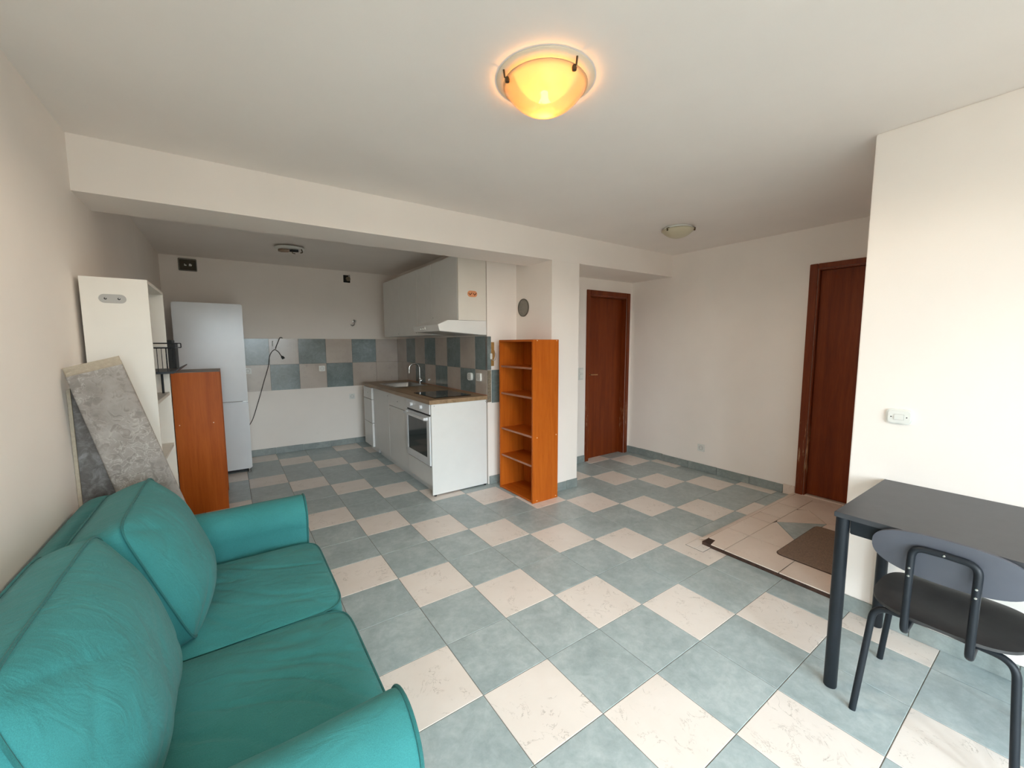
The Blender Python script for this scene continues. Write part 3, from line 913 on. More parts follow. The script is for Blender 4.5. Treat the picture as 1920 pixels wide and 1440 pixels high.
# dark appliance on it
t = thing('toaster', (-1.10, 3.50, 1.194), 'small black appliance half hidden behind the white shelving unit', 'appliance')
MB().box(-1.200, -1.128, 3.36, 3.62, 1.1945, 1.455, .02).build('body', 'shade_black', t, smooth=True, angle=60)
MB().box(-1.180, -1.150, 3.40, 3.58, 1.450, 1.458, .002).build('slot', 'rubber_black', t)
MB().box(-1.175, -1.150, 3.345, 3.362, 1.38, 1.40, .003).build('lever', 'black_metal', t)

# ------------------------------------------------------------------ white open shelving unit by the left wall
CX0, CX1, CY0, CY1, CH = -1.324, -1.082, 1.762, 2.362, 1.742
t = thing('shelving_unit', ((CX0 + CX1) / 2, (CY0 + CY1) / 2, 0), 'tall white open shelving unit against the left wall', 'shelving unit')
bx('side_panel', CX0, CX1, CY0, CY0 + .016, 0, CH, 'cream_laminate', t, b=.001)
bx('side_panel', CX0, CX1, CY1 - .016, CY1, 0, CH, 'cream_laminate', t, b=.001)
bx('back_panel', CX0, CX0 + .004, CY0 + .016, CY1 - .016, .0, CH, 'cream_laminate', t)
bx('top_panel', CX0 + .004, CX1, CY0 + .016, CY1 - .016, CH - .016, CH, 'cream_laminate', t)
for z in (.07, .42, .79, 1.115, 1.235):
    if z == 1.235: continue
    bx('shelf', CX0 + .004, CX1 - .006, CY0 + .016, CY1 - .016, z - .009, z + .009, 'cream_laminate', t)
pl = thing('bracket_plate', (-1.213, CY0, 1.642), 'grey pill shaped plate with two holes on the white shelving side', 'plate')
pill(-1.213, 1.642, .098, .042, CY0 - .003, CY0 - .0002).build('plate_body', 'plastic_grey', pl)
for cx in (-1.238, -1.190):
    MB().lathe([(.0055, CY0 - .0036), (.0055, CY0 - .0024)], (cx, 0, 1.642), 14, 'y').build('screw_hole', 'hole_dark', pl)
    MB().lathe([(.003, CY0 - .0042), (.003, CY0 - .003)], (cx + .001, 0, 1.644), 10, 'y').build('screw', 'steel', pl)
# wire dish rack standing on the shelf and sticking out
t = thing('dish_rack', (-1.10, 2.12, 1.124), 'black wire dish rack with drip tray sticking out of the white shelving', 'rack')
RX0, RX1, RY0_, RY1_ = -1.30, -1.02, 1.90, 2.30
zt = 1.262
m = MB().box(RX0, RX1, RY0_, RY1_, zt, zt + .012, .003)
m.add([(RX1 - .002, RY0_, zt + .002), (RX1 - .002, RY1_, zt + .002), (RX1 + .034, RY1_, zt + .032), (RX1 + .034, RY0_, zt + .032),
       (RX1 - .002, RY0_, zt + .010), (RX1 - .002, RY1_, zt + .010), (RX1 + .030, RY1_, zt + .037), (RX1 + .030, RY0_, zt + .037)],
      [(0, 1, 2, 3), (7, 6, 5, 4), (0, 4, 5, 1), (1, 5, 6, 2), (2, 6, 7, 3), (3, 7, 4, 0)])
m.build('drip_tray', 'black_metal', t)
for y in (RY0_ + .01, RY1_ - .01):
    for zz in (1.428, 1.402):
        MB().tube([(RX0, y, zz), (RX1 + .004, y, zz)], .0028, 8).build('rail', 'black_metal', t, smooth=True)
    MB().tube(bend([(RX1 + .003, y, 1.428), (RX1 + .010, y, 1.428), (RX1 + .010, y, 1.402), (RX1 + .003, y, 1.402)], .008, 4), .0028, 8).build('rail_end', 'black_metal', t, smooth=True)
    for x in (-1.285, -1.225, -1.165, -1.105, -1.085, -1.045):
        MB().tube([(x, y, 1.402), (x, y, zt + .01)], .0018, 6).build('wire', 'black_metal', t)
for x in (RX0 + .01, RX1 - .005):
    MB().tube([(x, RY0_ + .01, 1.402), (x, RY1_ - .01, 1.402)], .0028, 8).build('rail', 'black_metal', t, smooth=True)
for y in (1.93, 2.27):
    for x in (-1.28, -1.11):
        MB().tube([(x, y, 1.1242), (x, y, zt + .004)], .006, 8).build('foot', 'black_metal', t)

# ------------------------------------------------------------------ folded rug and marbled board between sofa and shelving
t = thing('folded_rug', (-1.0, 1.47, 0), 'folded grey patterned rug leaning on the wall behind the sofa', 'rug')
TLv, TRv = Vector((-1.326, 1.47, 1.287)), Vector((-1.150, 1.455, 1.337))
def rug_layer(y0, y1, lift, slide, mat, n=24):
    """one folded flap: a slightly bulging slab running down to the floor, rounded at both long edges"""
    A0, B0 = TLv + Vector((slide, 0, lift)), TRv + Vector((slide, 0, lift))
    A1, B1 = Vector((-1.035 + slide, 0, 0.004)), Vector((-.800 + slide, 0, 0.004))
    m = MB()
    ring = []
    seg = 20
    for j in range(n + 1):
        tt = j / n
        L, R = A0.lerp(A1, tt), B0.lerp(B1, tt)
        yc, hy = (y0 + y1) / 2, (y1 - y0) / 2
        for k in range(seg):
            a = 2 * pi * k / seg
            cx, sy = cos(a), sin(a)
            u = .5 + .5 * (abs(cx) ** .35) * (1 if cx > 0 else -1)
            w = (abs(sy) ** .5) * (1 if sy > 0 else -1)
            p = L.lerp(R, u)
            wob = .004 * sin(tt * 7 + k * .3)
            ring.append((p.x, yc + hy * w + wob * .5, p.z))
    fs = [(j * seg + k, j * seg + (k + 1) % seg, (j + 1) * seg + (k + 1) % seg, (j + 1) * seg + k) for j in range(n) for k in range(seg)]
    fs += [tuple(range(seg)), tuple(n * seg + k for k in range(seg))]
    m.add(ring, fs)
    return m
rug_layer(1.428, 1.450, .0, 0, None).build('outer_flap', 'rug_pattern', t, smooth=True, angle=60)
rug_layer(1.452, 1.462, .018, -.006, None).build('inner_flap', 'rug_back', t, smooth=True, angle=60)
rug_layer(1.464, 1.478, .036, -.014, None).build('back_flap', 'rug_back', t, smooth=True, angle=60)
t = thing('marbled_board', (-1.2, 1.52, 0), 'grey marbled board with beige edge standing behind the folded rug', 'board')
MB().prism([(-1.330, 0), (-1.165, 0), (-1.165, 1.262), (-1.315, 1.250), (-1.330, 1.235)], 'y', 1.508, 1.526).build('panel', 'marbled', t)
MB().prism([(-1.3425, 0), (-1.3305, 0), (-1.3305, 1.236), (-1.3425, 1.228)], 'y', 1.500, 1.528).build('edge_strip', 'rug_back', t)
# ------------------------------------------------------------------ sofa
sofa = thing('sofa', (-.9, .6, 0), 'teal green two seat fabric sofa with loose cushions along the left wall', 'sofa')
ARM_X0, ARM_X1 = -1.300, -.488
def arm_profile(yc, flip, n=20):
    R, zc = .098, .545
    pts = [(-.080, .012), (-.082, .25), (-.083, .44)]
    for k in range(n + 1):
        a = radians(205) - radians(230) * k / n
        pts.append((R * cos(a), zc + R * sin(a)))
    pts += [(.083, .44), (.082, .25), (.080, .012)]
    return [(yc + flip * p, z) for p, z in pts]
def arm(yc, flip):
    prof = arm_profile(yc, flip)
    n = len(prof)
    xs_ = [ARM_X0 + (ARM_X1 - .02 - ARM_X0) * i / 14 for i in range(15)] + [ARM_X1 - .008, ARM_X1 - .002, ARM_X1]
    m = MB()
    vs = []
    for i, x in enumerate(xs_):
        ins = {15: .002, 16: .006, 17: .012}.get(i, 0.0)
        for k, (y, z) in enumerate(prof):
            d = Vector((y - yc, z - .40))
            q = d * (1 - ins / max(d.length, .02))
            w = .004 * noise.noise(Vector((x * 5, y * 9, z * 5 + yc * 7)))
            vs.append((x, yc + q.x + w, max(.010, .40 + q.y + w)))
    fs = [(i * n + k, i * n + k + 1, (i + 1) * n + k + 1, (i + 1) * n + k) for i in range(len(xs_) - 1) for k in range(n - 1)]
    fs += [(i * n + n - 1, i * n, (i + 1) * n, (i + 1) * n + n - 1) for i in range(len(xs_) - 1)]
    fs += [tuple(range(n)), tuple((len(xs_) - 1) * n + k for k in range(n))]
    m.add(vs, fs)
    o = m.build('arm', 'teal_fabric', sofa, smooth=True, angle=50)
    MB().tube([(ARM_X1 - .005, y, z) for y, z in prof], .0048, 8).build('piping', 'teal_piping_shaded', o, smooth=True)
    return o
arm(1.315, 1)
arm(-.160, -1)
# frame and rolled back
MB().box(-1.28, -.505, -.08, 1.235, .012, .305, .012).build('base', 'teal_fabric', sofa, smooth=True, angle=50)
prof = [(-1.318, .012), (-1.325, .40), (-1.326, .62)]
for k in range(17):
    a = radians(195) - radians(215) * k / 16
    prof.append((-1.240 + .088 * cos(a), .700 + .088 * sin(a)))
prof += [(-1.165, .62), (-1.165, .012)]
n = len(prof)
ys_ = [-.258, -.256, -.248, -.233] + [-.21 + 1.57 * i / 20 for i in range(21)] + [1.383, 1.398, 1.406, 1.408]
vs = []
for j, y in enumerate(ys_):
    e = min(j, len(ys_) - 1 - j)
    ins = {0: .055, 1: .035, 2: .016, 3: .005}.get(e, 0)
    for (x, z) in prof:
        d = Vector((x + 1.245, z - .55))
        q = d * (1 - ins / max(d.length, .05))
        vs.append((-1.245 + q.x, y, max(.011, .55 + q.y)))
fs = [(j * n + k, j * n + (k + 1) % n, (j + 1) * n + (k + 1) % n, (j + 1) * n + k) for j in range(len(ys_) - 1) for k in range(n)]
fs += [tuple(range(n)), tuple((len(ys_) - 1) * n + k for k in range(n))]
MB().add(vs, fs).build('back', 'teal_fabric', sofa, smooth=True, angle=60)

def cushion(name, w, h, t, e, mat4, parent, n=44, p=2.6, q=.62, wr=.004, seed=0, k=9, back=.5, fold=None, slump=0.0):
    """box cushion: face in local a,b, thickness c; piped seams at both face edges"""
    def outline(u, v):
        mx = max(abs(u), abs(v))
        if mx < 1e-6: return 0.0, 0.0
        s = (abs(u) ** k + abs(v) ** k) ** (-1 / k) * mx
        return u * s, v * s
    def face(u, v, sgn):
        a, b = outline(u, v)
        f = max(0.0, (1 - abs(u) ** p) * (1 - abs(v) ** p)) ** q
        c = e / 2 + (t - e) / 2 * f * (1 if sgn > 0 else back)
        pa, pb = a * w / 2, b * h / 2
        if slump:
            c += slump * f * (-b) * .5
        if sgn > 0:
            fall = min(1, f * 2.0)
            nz = noise.noise(Vector((pa * 5 + seed, pb * 5, seed * 3.1)))
            c += wr * 1.4 * nz * fall
            if fold:
                ang, freq, amp = fold
                s_ = pa * cos(ang) + pb * sin(ang)
                r_ = -pa * sin(ang) + pb * cos(ang)
                ww = noise.noise(Vector((r_ * freq + .8 * noise.noise(Vector((s_ * 3, r_ * 3, seed))), s_ * 1.6, seed + 5)))
                mask = .5 + .5 * noise.noise(Vector((pa * 3 + 9, pb * 3, seed)))
                c -= amp * max(0.0, 1 - abs(ww) * 7.0) * fall * min(1.0, max(0.0, mask * 1.6 - .35))
        return Vector((pa, pb, sgn * c))
    m = MB()
    for sgn in (1, -1):
        m.grid(lambda i, j, s_=sgn: face(i * 2 - 1, j * 2 - 1, s_), n, n)
    per = []
    N = 4 * n
    for i in range(N):
        s_ = i / n
        if s_ < 1: u, v = -1 + 2 * s_, -1
        elif s_ < 2: u, v = 1, -1 + 2 * (s_ - 1)
        elif s_ < 3: u, v = 1 - 2 * (s_ - 2), 1
        else: u, v = -1, 1 - 2 * (s_ - 3)
        per.append(outline(u, v))
    vs, L = [], 5
    for j in range(L + 1):
        tt = j / L
        bulge = 1 + .018 * sin(pi * tt)
        for (a, b) in per:
            vs.append(Vector((a * w / 2 * bulge, b * h / 2 * bulge, e / 2 - e * tt)))
    fs = [(j * N + i, j * N + (i + 1) % N, (j + 1) * N + (i + 1) % N, (j + 1) * N + i) for j in range(L) for i in range(N)]
    m.add(vs, fs)
    bm_ = m.xf(mat4)
    me_obj = None
    bmv = bm_
    o = bmv.build(name, 'teal_fabric', parent, smooth=True, angle=180)
    # weld faces and band
    bmm = bmesh.new(); bmm.from_mesh(o.data)
    bmesh.ops.remove_doubles(bmm, verts=bmm.verts, dist=2e-4)
    bmesh.ops.recalc_face_normals(bmm, faces=bmm.faces)
    bmm.to_mesh(o.data); bmm.free()
    o.data.shade_smooth()
    for sgn in (1, -1):
        ring = [mat4 @ Vector((a * w / 2 * 1.004, b * h / 2 * 1.004, sgn * e / 2)) for a, b in per]
        MB().tube(ring, .0036, 6, closed=True).build('piping', 'teal_piping_shaded', o, smooth=True)
    return o
def frame4(loc, A, B, C):
    A, B, C = Vector(A), Vector(B), Vector(C)
    return Matrix(((A.x, B.x, C.x, loc[0]), (A.y, B.y, C.y, loc[1]), (A.z, B.z, C.z, loc[2]), (0, 0, 0, 1)))
for k, yc in enumerate((.876, .251)):
    cushion('seat_cushion', .735, .622, .185, .105, frame4((-.832, yc, .388), (1, 0, 0), (0, 1, 0), (0, 0, 1)), sofa,
            n=84, wr=.006, seed=3 + k * 4, fold=(radians(-28 if k == 0 else -38), 11.0, .011))
for k, (yc, cx, lean, cz, w, t_, e_) in enumerate(((.905, -1.046, 20.0, .652, .605, .310, .13), (.278, -1.104, 15.0, .660, .690, .325, .11))):
    L = radians(lean)
    cushion('back_cushion', w, .455, t_, e_, frame4((cx, yc, cz), (0, 1, 0), (-sin(L), 0, cos(L)), (cos(L), 0, sin(L))), sofa,
            n=64, wr=.010, seed=11 + k * 6, back=.10, fold=(radians(70), 7.0, .006), slump=.03, k=9, p=2.8)

# ------------------------------------------------------------------ black table
t = thing('dining_table', (1.52, -.98, 0), 'black rectangular table pushed against the white wall', 'table')
TX0, TX1, TY0, TY1 = 1.184, 1.857, -1.53, -.428
bx('table_top', TX0, TX1, TY0, TY1, .730, .750, 'black_table_top', t, b=.0015)
for x in (TX0 + .024, TX1 - .024):
    for y in (TY0 + .024, TY1 - .024):
        MB().lathe([(.0, 0), (.0205, 0), (.0225, .004), (.0225, .7295)], (x, y, 0), 24).build('leg', 'black_metal', t, smooth=True, angle=40)
for x in (TX0 + .024, TX1 - .024):
    bx('apron', x - .012, x + .012, TY0 + .05, TY1 - .05, .672, .7295, 'black_metal', t, b=.003)
for y in (TY0 + .024, TY1 - .024):
    bx('apron', TX0 + .05, TX1 - .05, y - .012, y + .012, .672, .7295, 'black_metal', t, b=.003)

# ------------------------------------------------------------------ chair
CYC = -.742
t = thing('chair', (1.35, CYC, 0), 'black metal chair with oval grey backrest tucked under the table', 'chair')
def superell(w, h, k, n=64):
    out = []
    for i in range(n):
        a = 2 * pi * i / n
        c, s_ = cos(a), sin(a)
        out.append((w / 2 * abs(c) ** (2 / k) * (1 if c > 0 else -1), h / 2 * abs(s_) ** (2 / k) * (1 if s_ > 0 else -1)))
    return out
def shell(outl, fn, th, name, mat, parent, rings=7):
    """thin curved board from an outline; fn(p,q)->(point, normal)"""
    m = MB()
    n_ = len(outl)
    for sgn in (1, -1):
        vs = []
        for r in range(rings):
            f = 1 - r / rings
            for (a, b) in outl:
                p, nn = fn(a * f * (1 - (.012 if r == 0 else 0)), b * f * (1 - (.012 if r == 0 else 0)))
                vs.append(p + nn * (sgn * th / 2 * (1 if r else .75)))
        p, nn = fn(0, 0)
        vs.append(p + nn * sgn * th / 2)
        fs = [(r * n_ + k, r * n_ + (k + 1) % n_, (r + 1) * n_ + (k + 1) % n_, (r + 1) * n_ + k) for r in range(rings - 1) for k in range(n_)]
        fs += [((rings - 1) * n_ + k, (rings - 1) * n_ + (k + 1) % n_, rings * n_) for k in range(n_)]
        m.add(vs, fs)
    off = rings * n_ + 1
    m.f += [(k, (k + 1) % n_, off + (k + 1) % n_, off + k) for k in range(n_)]
    return m.build(name, mat, parent, smooth=True, angle=70)
def back_fn(a, b):
    x = 1.170 + .26 * a * a - .16 * b
    p = Vector((x, CYC + a, .682 + b))
    nn = Vector((-1, .52 * a, -.16)).normalized()
    return p, nn
shell(superell(.385, .168, 2.5), back_fn, .013, 'backrest', 'chair_back', t)
def seat_fn(a, b):
    z = .447 - .010 * math.exp(-((a / .12) ** 2 + (b / .12) ** 2)) - (.012 * max(0, (a - .12) / .09) ** 2)
    return Vector((1.362 + a, CYC + b, z)), Vector((0, 0, 1))
shell(superell(.420, .405, 3.0), seat_fn, .014, 'seat', 'chair_seat', t)
rt = .0112
for sg in (1, -1):
    yy = CYC + sg * .078
    pts = bend([(1.42, yy, .420), (1.20, yy, .398), (1.135, yy, .398), (1.140, yy, .60), (1.150, yy, .712), (1.150, CYC, .715)], .034, 7)
    MB().tube(pts, rt, 12).build('back_tube', 'black_metal', t, smooth=True)
for sg in (1, -1):
    MB().tube(bend([(1.145, CYC + sg * .199, 0), (1.192, CYC + sg * .172, .425), (1.205, CYC + sg * .02, .428)], .05, 8), rt, 12).build('leg', 'black_metal', t, smooth=True)
    MB().tube(bend([(1.570, CYC + sg * .216, 0), (1.535, CYC + sg * .178, .425), (1.530, CYC + sg * .02, .428)], .05, 8), rt, 12).build('leg', 'black_metal', t, smooth=True)
for x in (1.205, 1.530):
    MB().tube([(x, CYC - .03, .428), (x, CYC + .03, .428)], rt, 10).build('seat_support', 'black_metal', t, smooth=True)
for (dy, z, x) in ((0, .7155, 1.1385), (.078, .640, 1.1315), (-.078, .640, 1.1315), (.078, .612, 1.1295), (-.078, .612, 1.1295)):
    MB().lathe([(0, x - .0018), (.0035, x - .0010), (.0042, x + .001)], (0, CYC + dy, z), 12, 'x').build('screw', 'chrome', t, smooth=True)

# ------------------------------------------------------------------ door mat
t = thing('door_mat', (2.5, -.06, PZ), 'brown ribbed door mat on the raised landing', 'mat')
MX0, MX1, MY0, MY1 = 2.130, 2.830, -.265, .140
MB().prism([(p[0], p[1]) for p in rr(MX0 + .006, MX1 - .006, MY0 + .006, MY1 - .006, .035, 0)], 'z', PZ + .0005, PZ + .008).build('pile', 'door_mat', t)
MB().prism([(p[0], p[1]) for p in rr(MX0, MX1, MY0, MY1, .04, 0)], 'z', PZ + .0002, PZ + .004).build('border', 'mat_edge', t)

# ------------------------------------------------------------------ ceiling lamps
def dome_profile(R, z_rim, depth, n=16, th=.004):
    Rs = (R * R + depth * depth) / (2 * depth)
    zc = z_rim - depth + Rs
    out = []
    a1 = math.asin(R / Rs)
    for i in range(n + 1):
        a = a1 * i / n
        out.append((Rs * sin(a), zc - Rs * cos(a)))
    return out
LX, LY = .287, .312
t = thing('ceiling_lamp', (LX, LY, ZC), 'lit round glass ceiling lamp glowing warm orange', 'ceiling lamp')
MB().lathe([(0, ZC - .0003), (.185, ZC - .0003), (.186, ZC - .002), (.184, ZC - .004), (0, ZC - .0045)], (LX, LY, 0), 56).build('base_plate', 'lamp_plate', t, smooth=True, angle=50)
pr = dome_profile(.155, 2.396, .092)
dome = MB().lathe(pr + [(.161, 2.397), (.161, 2.400), (.154, 2.400)] + [(max(0, r - .003), z + .004) for r, z in reversed(pr[:-1])], (LX, LY, 0), 56)
dome.build('glass_shade', 'lit_glass', t, smooth=True, angle=60)
bulb = MB().lathe([(0, 2.316), (.016, 2.319), (.026, 2.330), (.028, 2.342), (.022, 2.358), (.014, 2.370), (.013, 2.392)], (LX + .012, LY + .018, 0), 24)
bulb.build('bulb', 'bulb_glow', t, smooth=True)
MB().lathe([(.016, 2.392), (.016, ZC - .004)], (LX + .012, LY + .018, 0), 18).build('bulb_holder', 'plastic_white', t, smooth=True, angle=40)
ld = bpy.data.lights.new('lamp_light', 'SPOT')                         # the lamp's own downward light
ld.energy, ld.color = LAMP_W, (1.0, 0.82, 0.64)
ld.spot_size, ld.spot_blend, ld.shadow_soft_size = pi, 0.25, 0.12
lo = bpy.data.objects.new('lamp_light', ld)
lo.location = (LX, LY, 2.27)
COL.objects.link(lo)
for ang in (169, 271, 48):
    a = radians(ang)
    d = Vector((cos(a), sin(a), 0))
    c = Vector((LX, LY, 0))
    cl = MB().tube([c + d * .172 + Vector((0, 0, ZC - .003)), c + d * .168 + Vector((0, 0, 2.394)), c + d * .156 + Vector((0, 0, 2.390))], .0036, 8)
    if ang != 48:
        cl.lathe([(0, -.012), (.008, -.009), (.009, 0), (.006, .008)], c + d * .158 + Vector((0, 0, 2.388)), 14)
    cl.build('clip', 'lamp_metal', t, smooth=True, fix=False)
LX, LY = 2.520, 1.200
t = thing('ceiling_lamp', (LX, LY, ZC), 'unlit round cream glass ceiling lamp near the beam', 'ceiling lamp')
MB().lathe([(0, ZC - .0005), (.118, ZC - .0005), (.120, ZC - .004), (.117, ZC - .012), (0, ZC - .014)], (LX, LY, 0), 48).build('base_plate', 'plastic_white', t, smooth=True, angle=50)
pr = dome_profile(.132, 2.398, .062)
MB().lathe(pr + [(.136, 2.399), (.136, 2.402), (.130, 2.402)] + [(max(0, r - .003), z + .004) for r, z in reversed(pr[:-1])], (LX, LY, 0), 48).build('glass_shade', 'lamp_beige', t, smooth=True, angle=60)
for ang in (175, 290, 50):
    a = radians(ang)
    d = Vector((cos(a), sin(a), 0))
    c = Vector((LX, LY, 0))
    cl = MB().tube([c + d * .112 + Vector((0, 0, ZC - .010)), c + d * .142 + Vector((0, 0, 2.402)), c + d * .138 + Vector((0, 0, 2.392))], .0045, 8)
    cl.lathe([(0, -.010), (.007, -.007), (.008, 0), (.005, .006)], c + d * .136 + Vector((0, 0, 2.390)), 12)
    cl.build('clip', 'lamp_metal', t, smooth=True, fix=False)
LX, LY = -.190, 3.850
t = thing('ceiling_lamp', (LX, LY, ZC), 'bare kitchen ceiling lamp base with missing shade', 'ceiling lamp')
MB().lathe([(0, ZC - .0005), (.060, ZC - .0005), (.060, ZC - .016), (0, ZC - .016)], (LX, LY, 0), 32).build('shadow_stem', 'hole_dark', t)  # near-black disc paints in the dark shadow above the plate
MB().lathe([(0, ZC - .016), (.135, ZC - .018), (.138, ZC - .022), (.132, ZC - .028), (0, ZC - .030)], (LX, LY, 0), 48).build('base_plate', 'plastic_white', t, smooth=True, angle=50)
MB().tube([(LX - .10, LY + .03, ZC - .044), (LX - .075, LY + .02, ZC - .046), (LX - .02, LY, ZC - .046), (LX + .0, LY - .005, ZC - .044)], [.012, .018, .017, .012], 14).build('bulb', 'bulb_amber', t, smooth=True)
MB().tube([(LX, LY - .005, ZC - .044), (LX + .075, LY - .03, ZC - .044)], .013, 14).build('bulb_holder', 'rubber_black', t, smooth=True)
MB().tube(bend([(LX + .02, LY - .02, ZC - .030), (LX + .02, LY - .02, ZC - .070), (LX + .045, LY - .035, ZC - .075)], .01, 4), .004, 8).build('clip', 'lamp_metal', t, smooth=True)
MB().tube(bend([(LX + .10, LY - .06, ZC - .028), (LX + .11, LY - .065, ZC - .062), (LX + .09, LY - .055, ZC - .066)], .01, 4), .005, 8).build('clip', 'lamp_metal', t, smooth=True)

# ------------------------------------------------------------------ switches, sockets and small fittings on the walls
t = thing('light_switch', (XN, -.459, 1.067), 'cream single light switch on the wall above the table', 'switch')
def face_x(name, x, cy, cz, w, h, d, mat, parent, r=.012, sgn=-1):
    pts = [(p[0], p[1]) for p in rr(cy - w / 2, cy + w / 2, cz - h / 2, cz + h / 2, r, 0)]
    return MB().prism(pts, 'x', *sorted((x, x + sgn * d))).build(name, mat, parent)
def face_y(name, y, cx, cz, w, h, d, mat, parent, r=.012, sgn=-1):
    pts = [(p[0], p[1]) for p in rr(cx - w / 2, cx + w / 2, cz - h / 2, cz + h / 2, r, 0)]
    return MB().prism(pts, 'y', *sorted((y, y + sgn * d))).build(name, mat, parent)
face_x('back_box', XN, -.459, 1.067, .092, .070, .012, 'plastic_white', t, .016)
face_x('plate', XN - .012, -.461, 1.066, .080, .058, .007, 'plastic_white', t, .014)
face_x('rocker', XN - .019, -.461, 1.066, .034, .024, .004, 'plastic_white', t, .001)
face_x('rocker_gap', XN - .0185, -.461, 1.066, .0365, .0265, .001, 'plastic_grey', t, .001)
for dy in (-.028, .028):
    MB().lathe([(.0026, XN - .0198), (.0026, XN - .0185)], (0, -.461 + dy, 1.066), 10, 'x').build('screw', 'hole_dark', t)

def socket_x(x, cy, cz, label, size=.078, r=.006, mat='plastic_white', d=.010):
    t = thing('socket', (x, cy, cz), label, 'socket')
    face_x('plate', x, cy, cz, size, size, d, mat, t, r)
    MB().lathe([(.024, x - d - .0008), (.024, x - d + .001), (.020, x - d + .001), (.020, x - d - .0008)], (0, cy, cz), 24, 'x', cap=False).build('ring', 'plastic_grey', t)
    for dy in (-.0095, .0095):
        MB().lathe([(.0028, x - d - .0008), (.0028, x - d + .001)], (0, cy + dy, cz), 8, 'x').build('pin_hole', 'hole_dark', t)
    return t
def socket_y(y, cx, cz, label, size=.078, r=.006, d=.010):
    t = thing('socket', (cx, y, cz), label, 'socket')
    face_y('plate', y, cx, cz, size, size, d, 'plastic_white', t, r)
    MB().lathe([(.024, y - d - .0008), (.024, y - d + .001), (.020, y - d + .001), (.020, y - d - .0008)], (cx, 0, cz), 24, 'y', cap=False).build('ring', 'plastic_grey', t)
    for dx in (-.0095, .0095):
        MB().lathe([(.0028, y - d - .0008), (.0028, y - d + .001)], (cx + dx, 0, cz), 8, 'y').build('pin_hole', 'hole_dark', t)
    return t
socket_x(XR, 1.453, .262, 'white power outlet low on the wall right of the inner door', .080)
socket_x(XK - .006, 2.770, 1.078, 'rounded cream power socket on the tiles above the cooktop', .080, .026, d=.026)
socket_x(XK - .006, 2.592, 1.083, 'white power socket on the tiles beside the counter end', .080, .008, d=.020)
socket_y(YB - .006, .262, 1.092, 'white power socket on the checkered back wall tiles', .075)
socket_y(YB, .637, .681, 'white power socket on the plain wall beside the drawer cabinet', .075)
socket_y(YB - .006, -.585, 1.092, 'white power socket half hidden behind the fridge edge', .075)
t = thing('light_switch', (2.600, YD, 1.067), 'double white switch beside the inner door', 'switch')
face_y('plate', YD, 2.600, 1.067, .078, .145, .009, 'plastic_white', t, .006)
for z in (1.102, 1.032):
    face_y('rocker', YD - .009, 2.600, z, .050, .050, .004, 'plastic_white', t, .003)
    face_y('rocker_gap', YD - .0085, 2.600, z, .056, .056, .001, 'plastic_grey', t, .003)

# round vent cover on the pillar's kitchen side
t = thing('vent_cover', (XP0, 2.325, 1.777), 'grey round vent cover high on the pillar side', 'vent cover')
MB().lathe([(.084, XP0), (.084, XP0 - .006), (.074, XP0 - .010), (0, XP0 - .010)], (0, 2.325, 1.777), 40, 'x').build('disc', 'vent_grey', t, smooth=True, angle=30)
MB().lathe([(.088, XP0), (.088, XP0 - .009), (.080, XP0 - .010), (.080, XP0)], (0, 2.325, 1.777), 40, 'x', cap=False).build('rim', 'vent_rim', t, smooth=True, angle=30)
# glossy dark wall box near the ceiling
t = thing('junction_box', (-1.093, YB, 2.325), 'glossy dark square box high on the kitchen wall above the fridge', 'box')
face_y('frame', YB, -1.093, 2.325, .168, .140, .010, 'vent_grey', t, .012)
face_y('cover', YB - .010, -1.090, 2.322, .148, .112, .010, 'box_glass', t, .006)
for k, (cx, cz, w, hh) in enumerate(((-1.112, 2.316, .022, .009), (-1.118, 2.328, .010, .006), (-1.070, 2.332, .018, .007), (-1.066, 2.323, .028, .007), (-1.069, 2.314, .026, .007))):
    face_y('painted_glint', YB - .020, cx, cz, w, hh, .003, 'plastic_white', t, .003)  # white plates paint in the bright reflections on the glossy cover
# open flue hole with a fitting
t = thing('wall_hole', (.636, YB, 2.317), 'dark square hole with loose pipe fitting in the kitchen wall', 'hole')
face_y('opening', YB, .632, 2.317, .088, .100, .003, 'hole_dark', t, .004)
MB().lathe([(.030, YB - .003), (.030, YB - .012), (.022, YB - .014), (.012, YB - .014), (.012, YB - .004)], (.650, 0, 2.318), 20, 'y').build('fitting', 'mortar', t, smooth=True, angle=40)
MB().tube([(.660, YB - .006, 2.345), (.668, YB - .010, 2.372)], .010, 10).build('stub', 'plastic_grey', t, smooth=True)
# water tap stub
t = thing('gas_valve', (.693, YB, 1.71), 'small bent metal valve on the wall beside the wall cabinets', 'valve')
MB().tube(bend([(.705, YB, 1.742), (.705, YB - .035, 1.742), (.703, YB - .035, 1.690), (.672, YB - .040, 1.672), (.652, YB - .04, 1.690)], .016, 5), .0065, 10).build('pipe', 'steel', t, smooth=True)
MB().lathe([(.018, YB), (.018, YB - .004), (.010, YB - .006)], (.705, 0, 1.742), 18, 'y').build('rosette', 'steel', t, smooth=True, angle=40)
MB().tube([(.690, YB - .044, 1.76), (.722, YB - .044, 1.748), (.716, YB - .044, 1.722)], .005, 8).build('lever', 'steel', t, smooth=True)
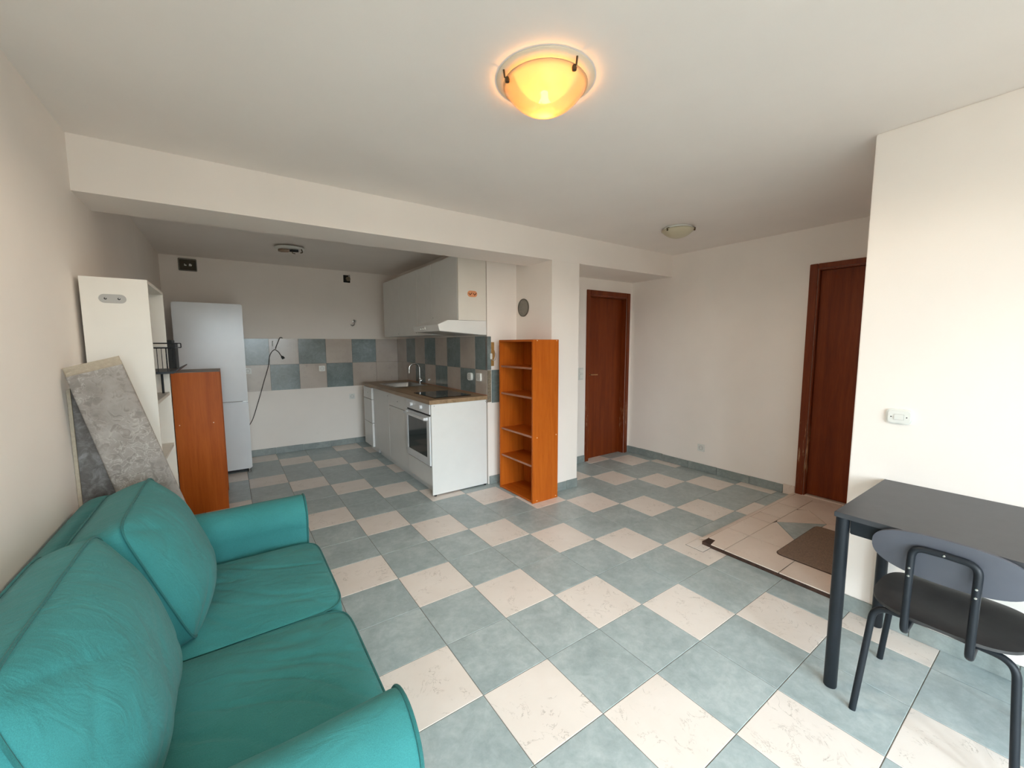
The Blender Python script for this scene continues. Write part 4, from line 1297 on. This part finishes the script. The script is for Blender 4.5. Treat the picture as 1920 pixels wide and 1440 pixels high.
# hanging power cord with plug
t = thing('power_cord', (-.3, YB - .02, .42), 'thin brown power cord with plug hanging on the tiles beside the fridge', 'cord')
yc = YB - .016
def spl(pts, n=6):
    P = [Vector(p) for p in pts]
    out = []
    for i in range(len(P) - 1):
        p0, p1, p2, p3 = P[max(i - 1, 0)], P[i], P[i + 1], P[min(i + 2, len(P) - 1)]
        for j in range(n):
            s_ = j / n
            out.append(.5 * ((2 * p1) + (p2 - p0) * s_ + (2 * p0 - 5 * p1 + 4 * p2 - p3) * s_ ** 2 + (3 * p1 - p0 - 3 * p2 + p3) * s_ ** 3))
    out.append(P[-1])
    return out
MB().tube(spl([(-.655, yc + .005, .34), (-.602, yc, .420), (-.563, yc, .495), (-.515, yc, .64), (-.459, yc, .822), (-.424, yc, .944), (-.375, yc, 1.10), (-.358, yc, 1.170), (-.345, yc, 1.262),
              (-.318, yc - .008, 1.322), (-.282, yc - .012, 1.352), (-.245, yc - .012, 1.325), (-.222, yc - .012, 1.285), (-.205, yc - .012, 1.262)]), .0042, 8).build('cable', 'cord_brown', t, smooth=True)
MB().tube([(-.210, yc - .012, 1.268), (-.198, yc - .014, 1.250), (-.190, yc - .016, 1.234)], [.009, .018, .016], 12).build('plug', 'rubber_black', t, smooth=True)
MB().tube(spl([(-.272, yc - .004, 1.362), (-.262, yc - .006, 1.40), (-.238, yc - .004, 1.455), (-.222, yc, 1.498), (-.205, yc, 1.508), (-.188, yc + .004, 1.498)]), .0050, 8).build('tie', 'cord_brown', t, smooth=True)
t = thing('wall_hook', (-.300, YB, 1.45), 'tiny clear hook on the beige tile behind the cord', 'hook')
face_y('plate', YB - .0062, -.303, 1.425, .014, .066, .003, 'plastic_grey', t, .005)
MB().lathe([(.006, YB - .009), (.006, YB - .014), (0, YB - .015)], (-.300, 0, 1.456), 12, 'y').build('peg', 'mortar', t, smooth=True)
# taped bare socket on the return wall
t = thing('taped_socket', (1.39, YJ, 1.33), 'loose white socket held with brown tape beside the bookcase', 'socket')
MB().box(1.367, 1.402, YJ - .003, YJ - .0003, 1.368, 1.436).build('tape', 'tape_brown', t)
MB().prism([(1.365, 1.262), (1.398, 1.262), (1.410, 1.30), (1.408, 1.34), (1.398, 1.370), (1.368, 1.370)], 'y', YJ - .0045, YJ - .001).build('tape', 'tape_brown', t)
MB().box(1.362, 1.398, YJ - .0035, YJ - .0006, 1.200, 1.264).build('tape', 'tape_brown', t)
MB().box(1.350, 1.372, YJ - .018, YJ - .0045, 1.268, 1.325, .004).build('socket_body', 'plastic_white', t, smooth=True, angle=50)
MB().tube(spl([(1.372, YJ - .008, 1.262), (1.40, YJ - .010, 1.255), (1.418, YJ - .008, 1.285), (1.415, YJ - .006, 1.33)]), .003, 6).build('wire', 'plastic_grey', t, smooth=True)
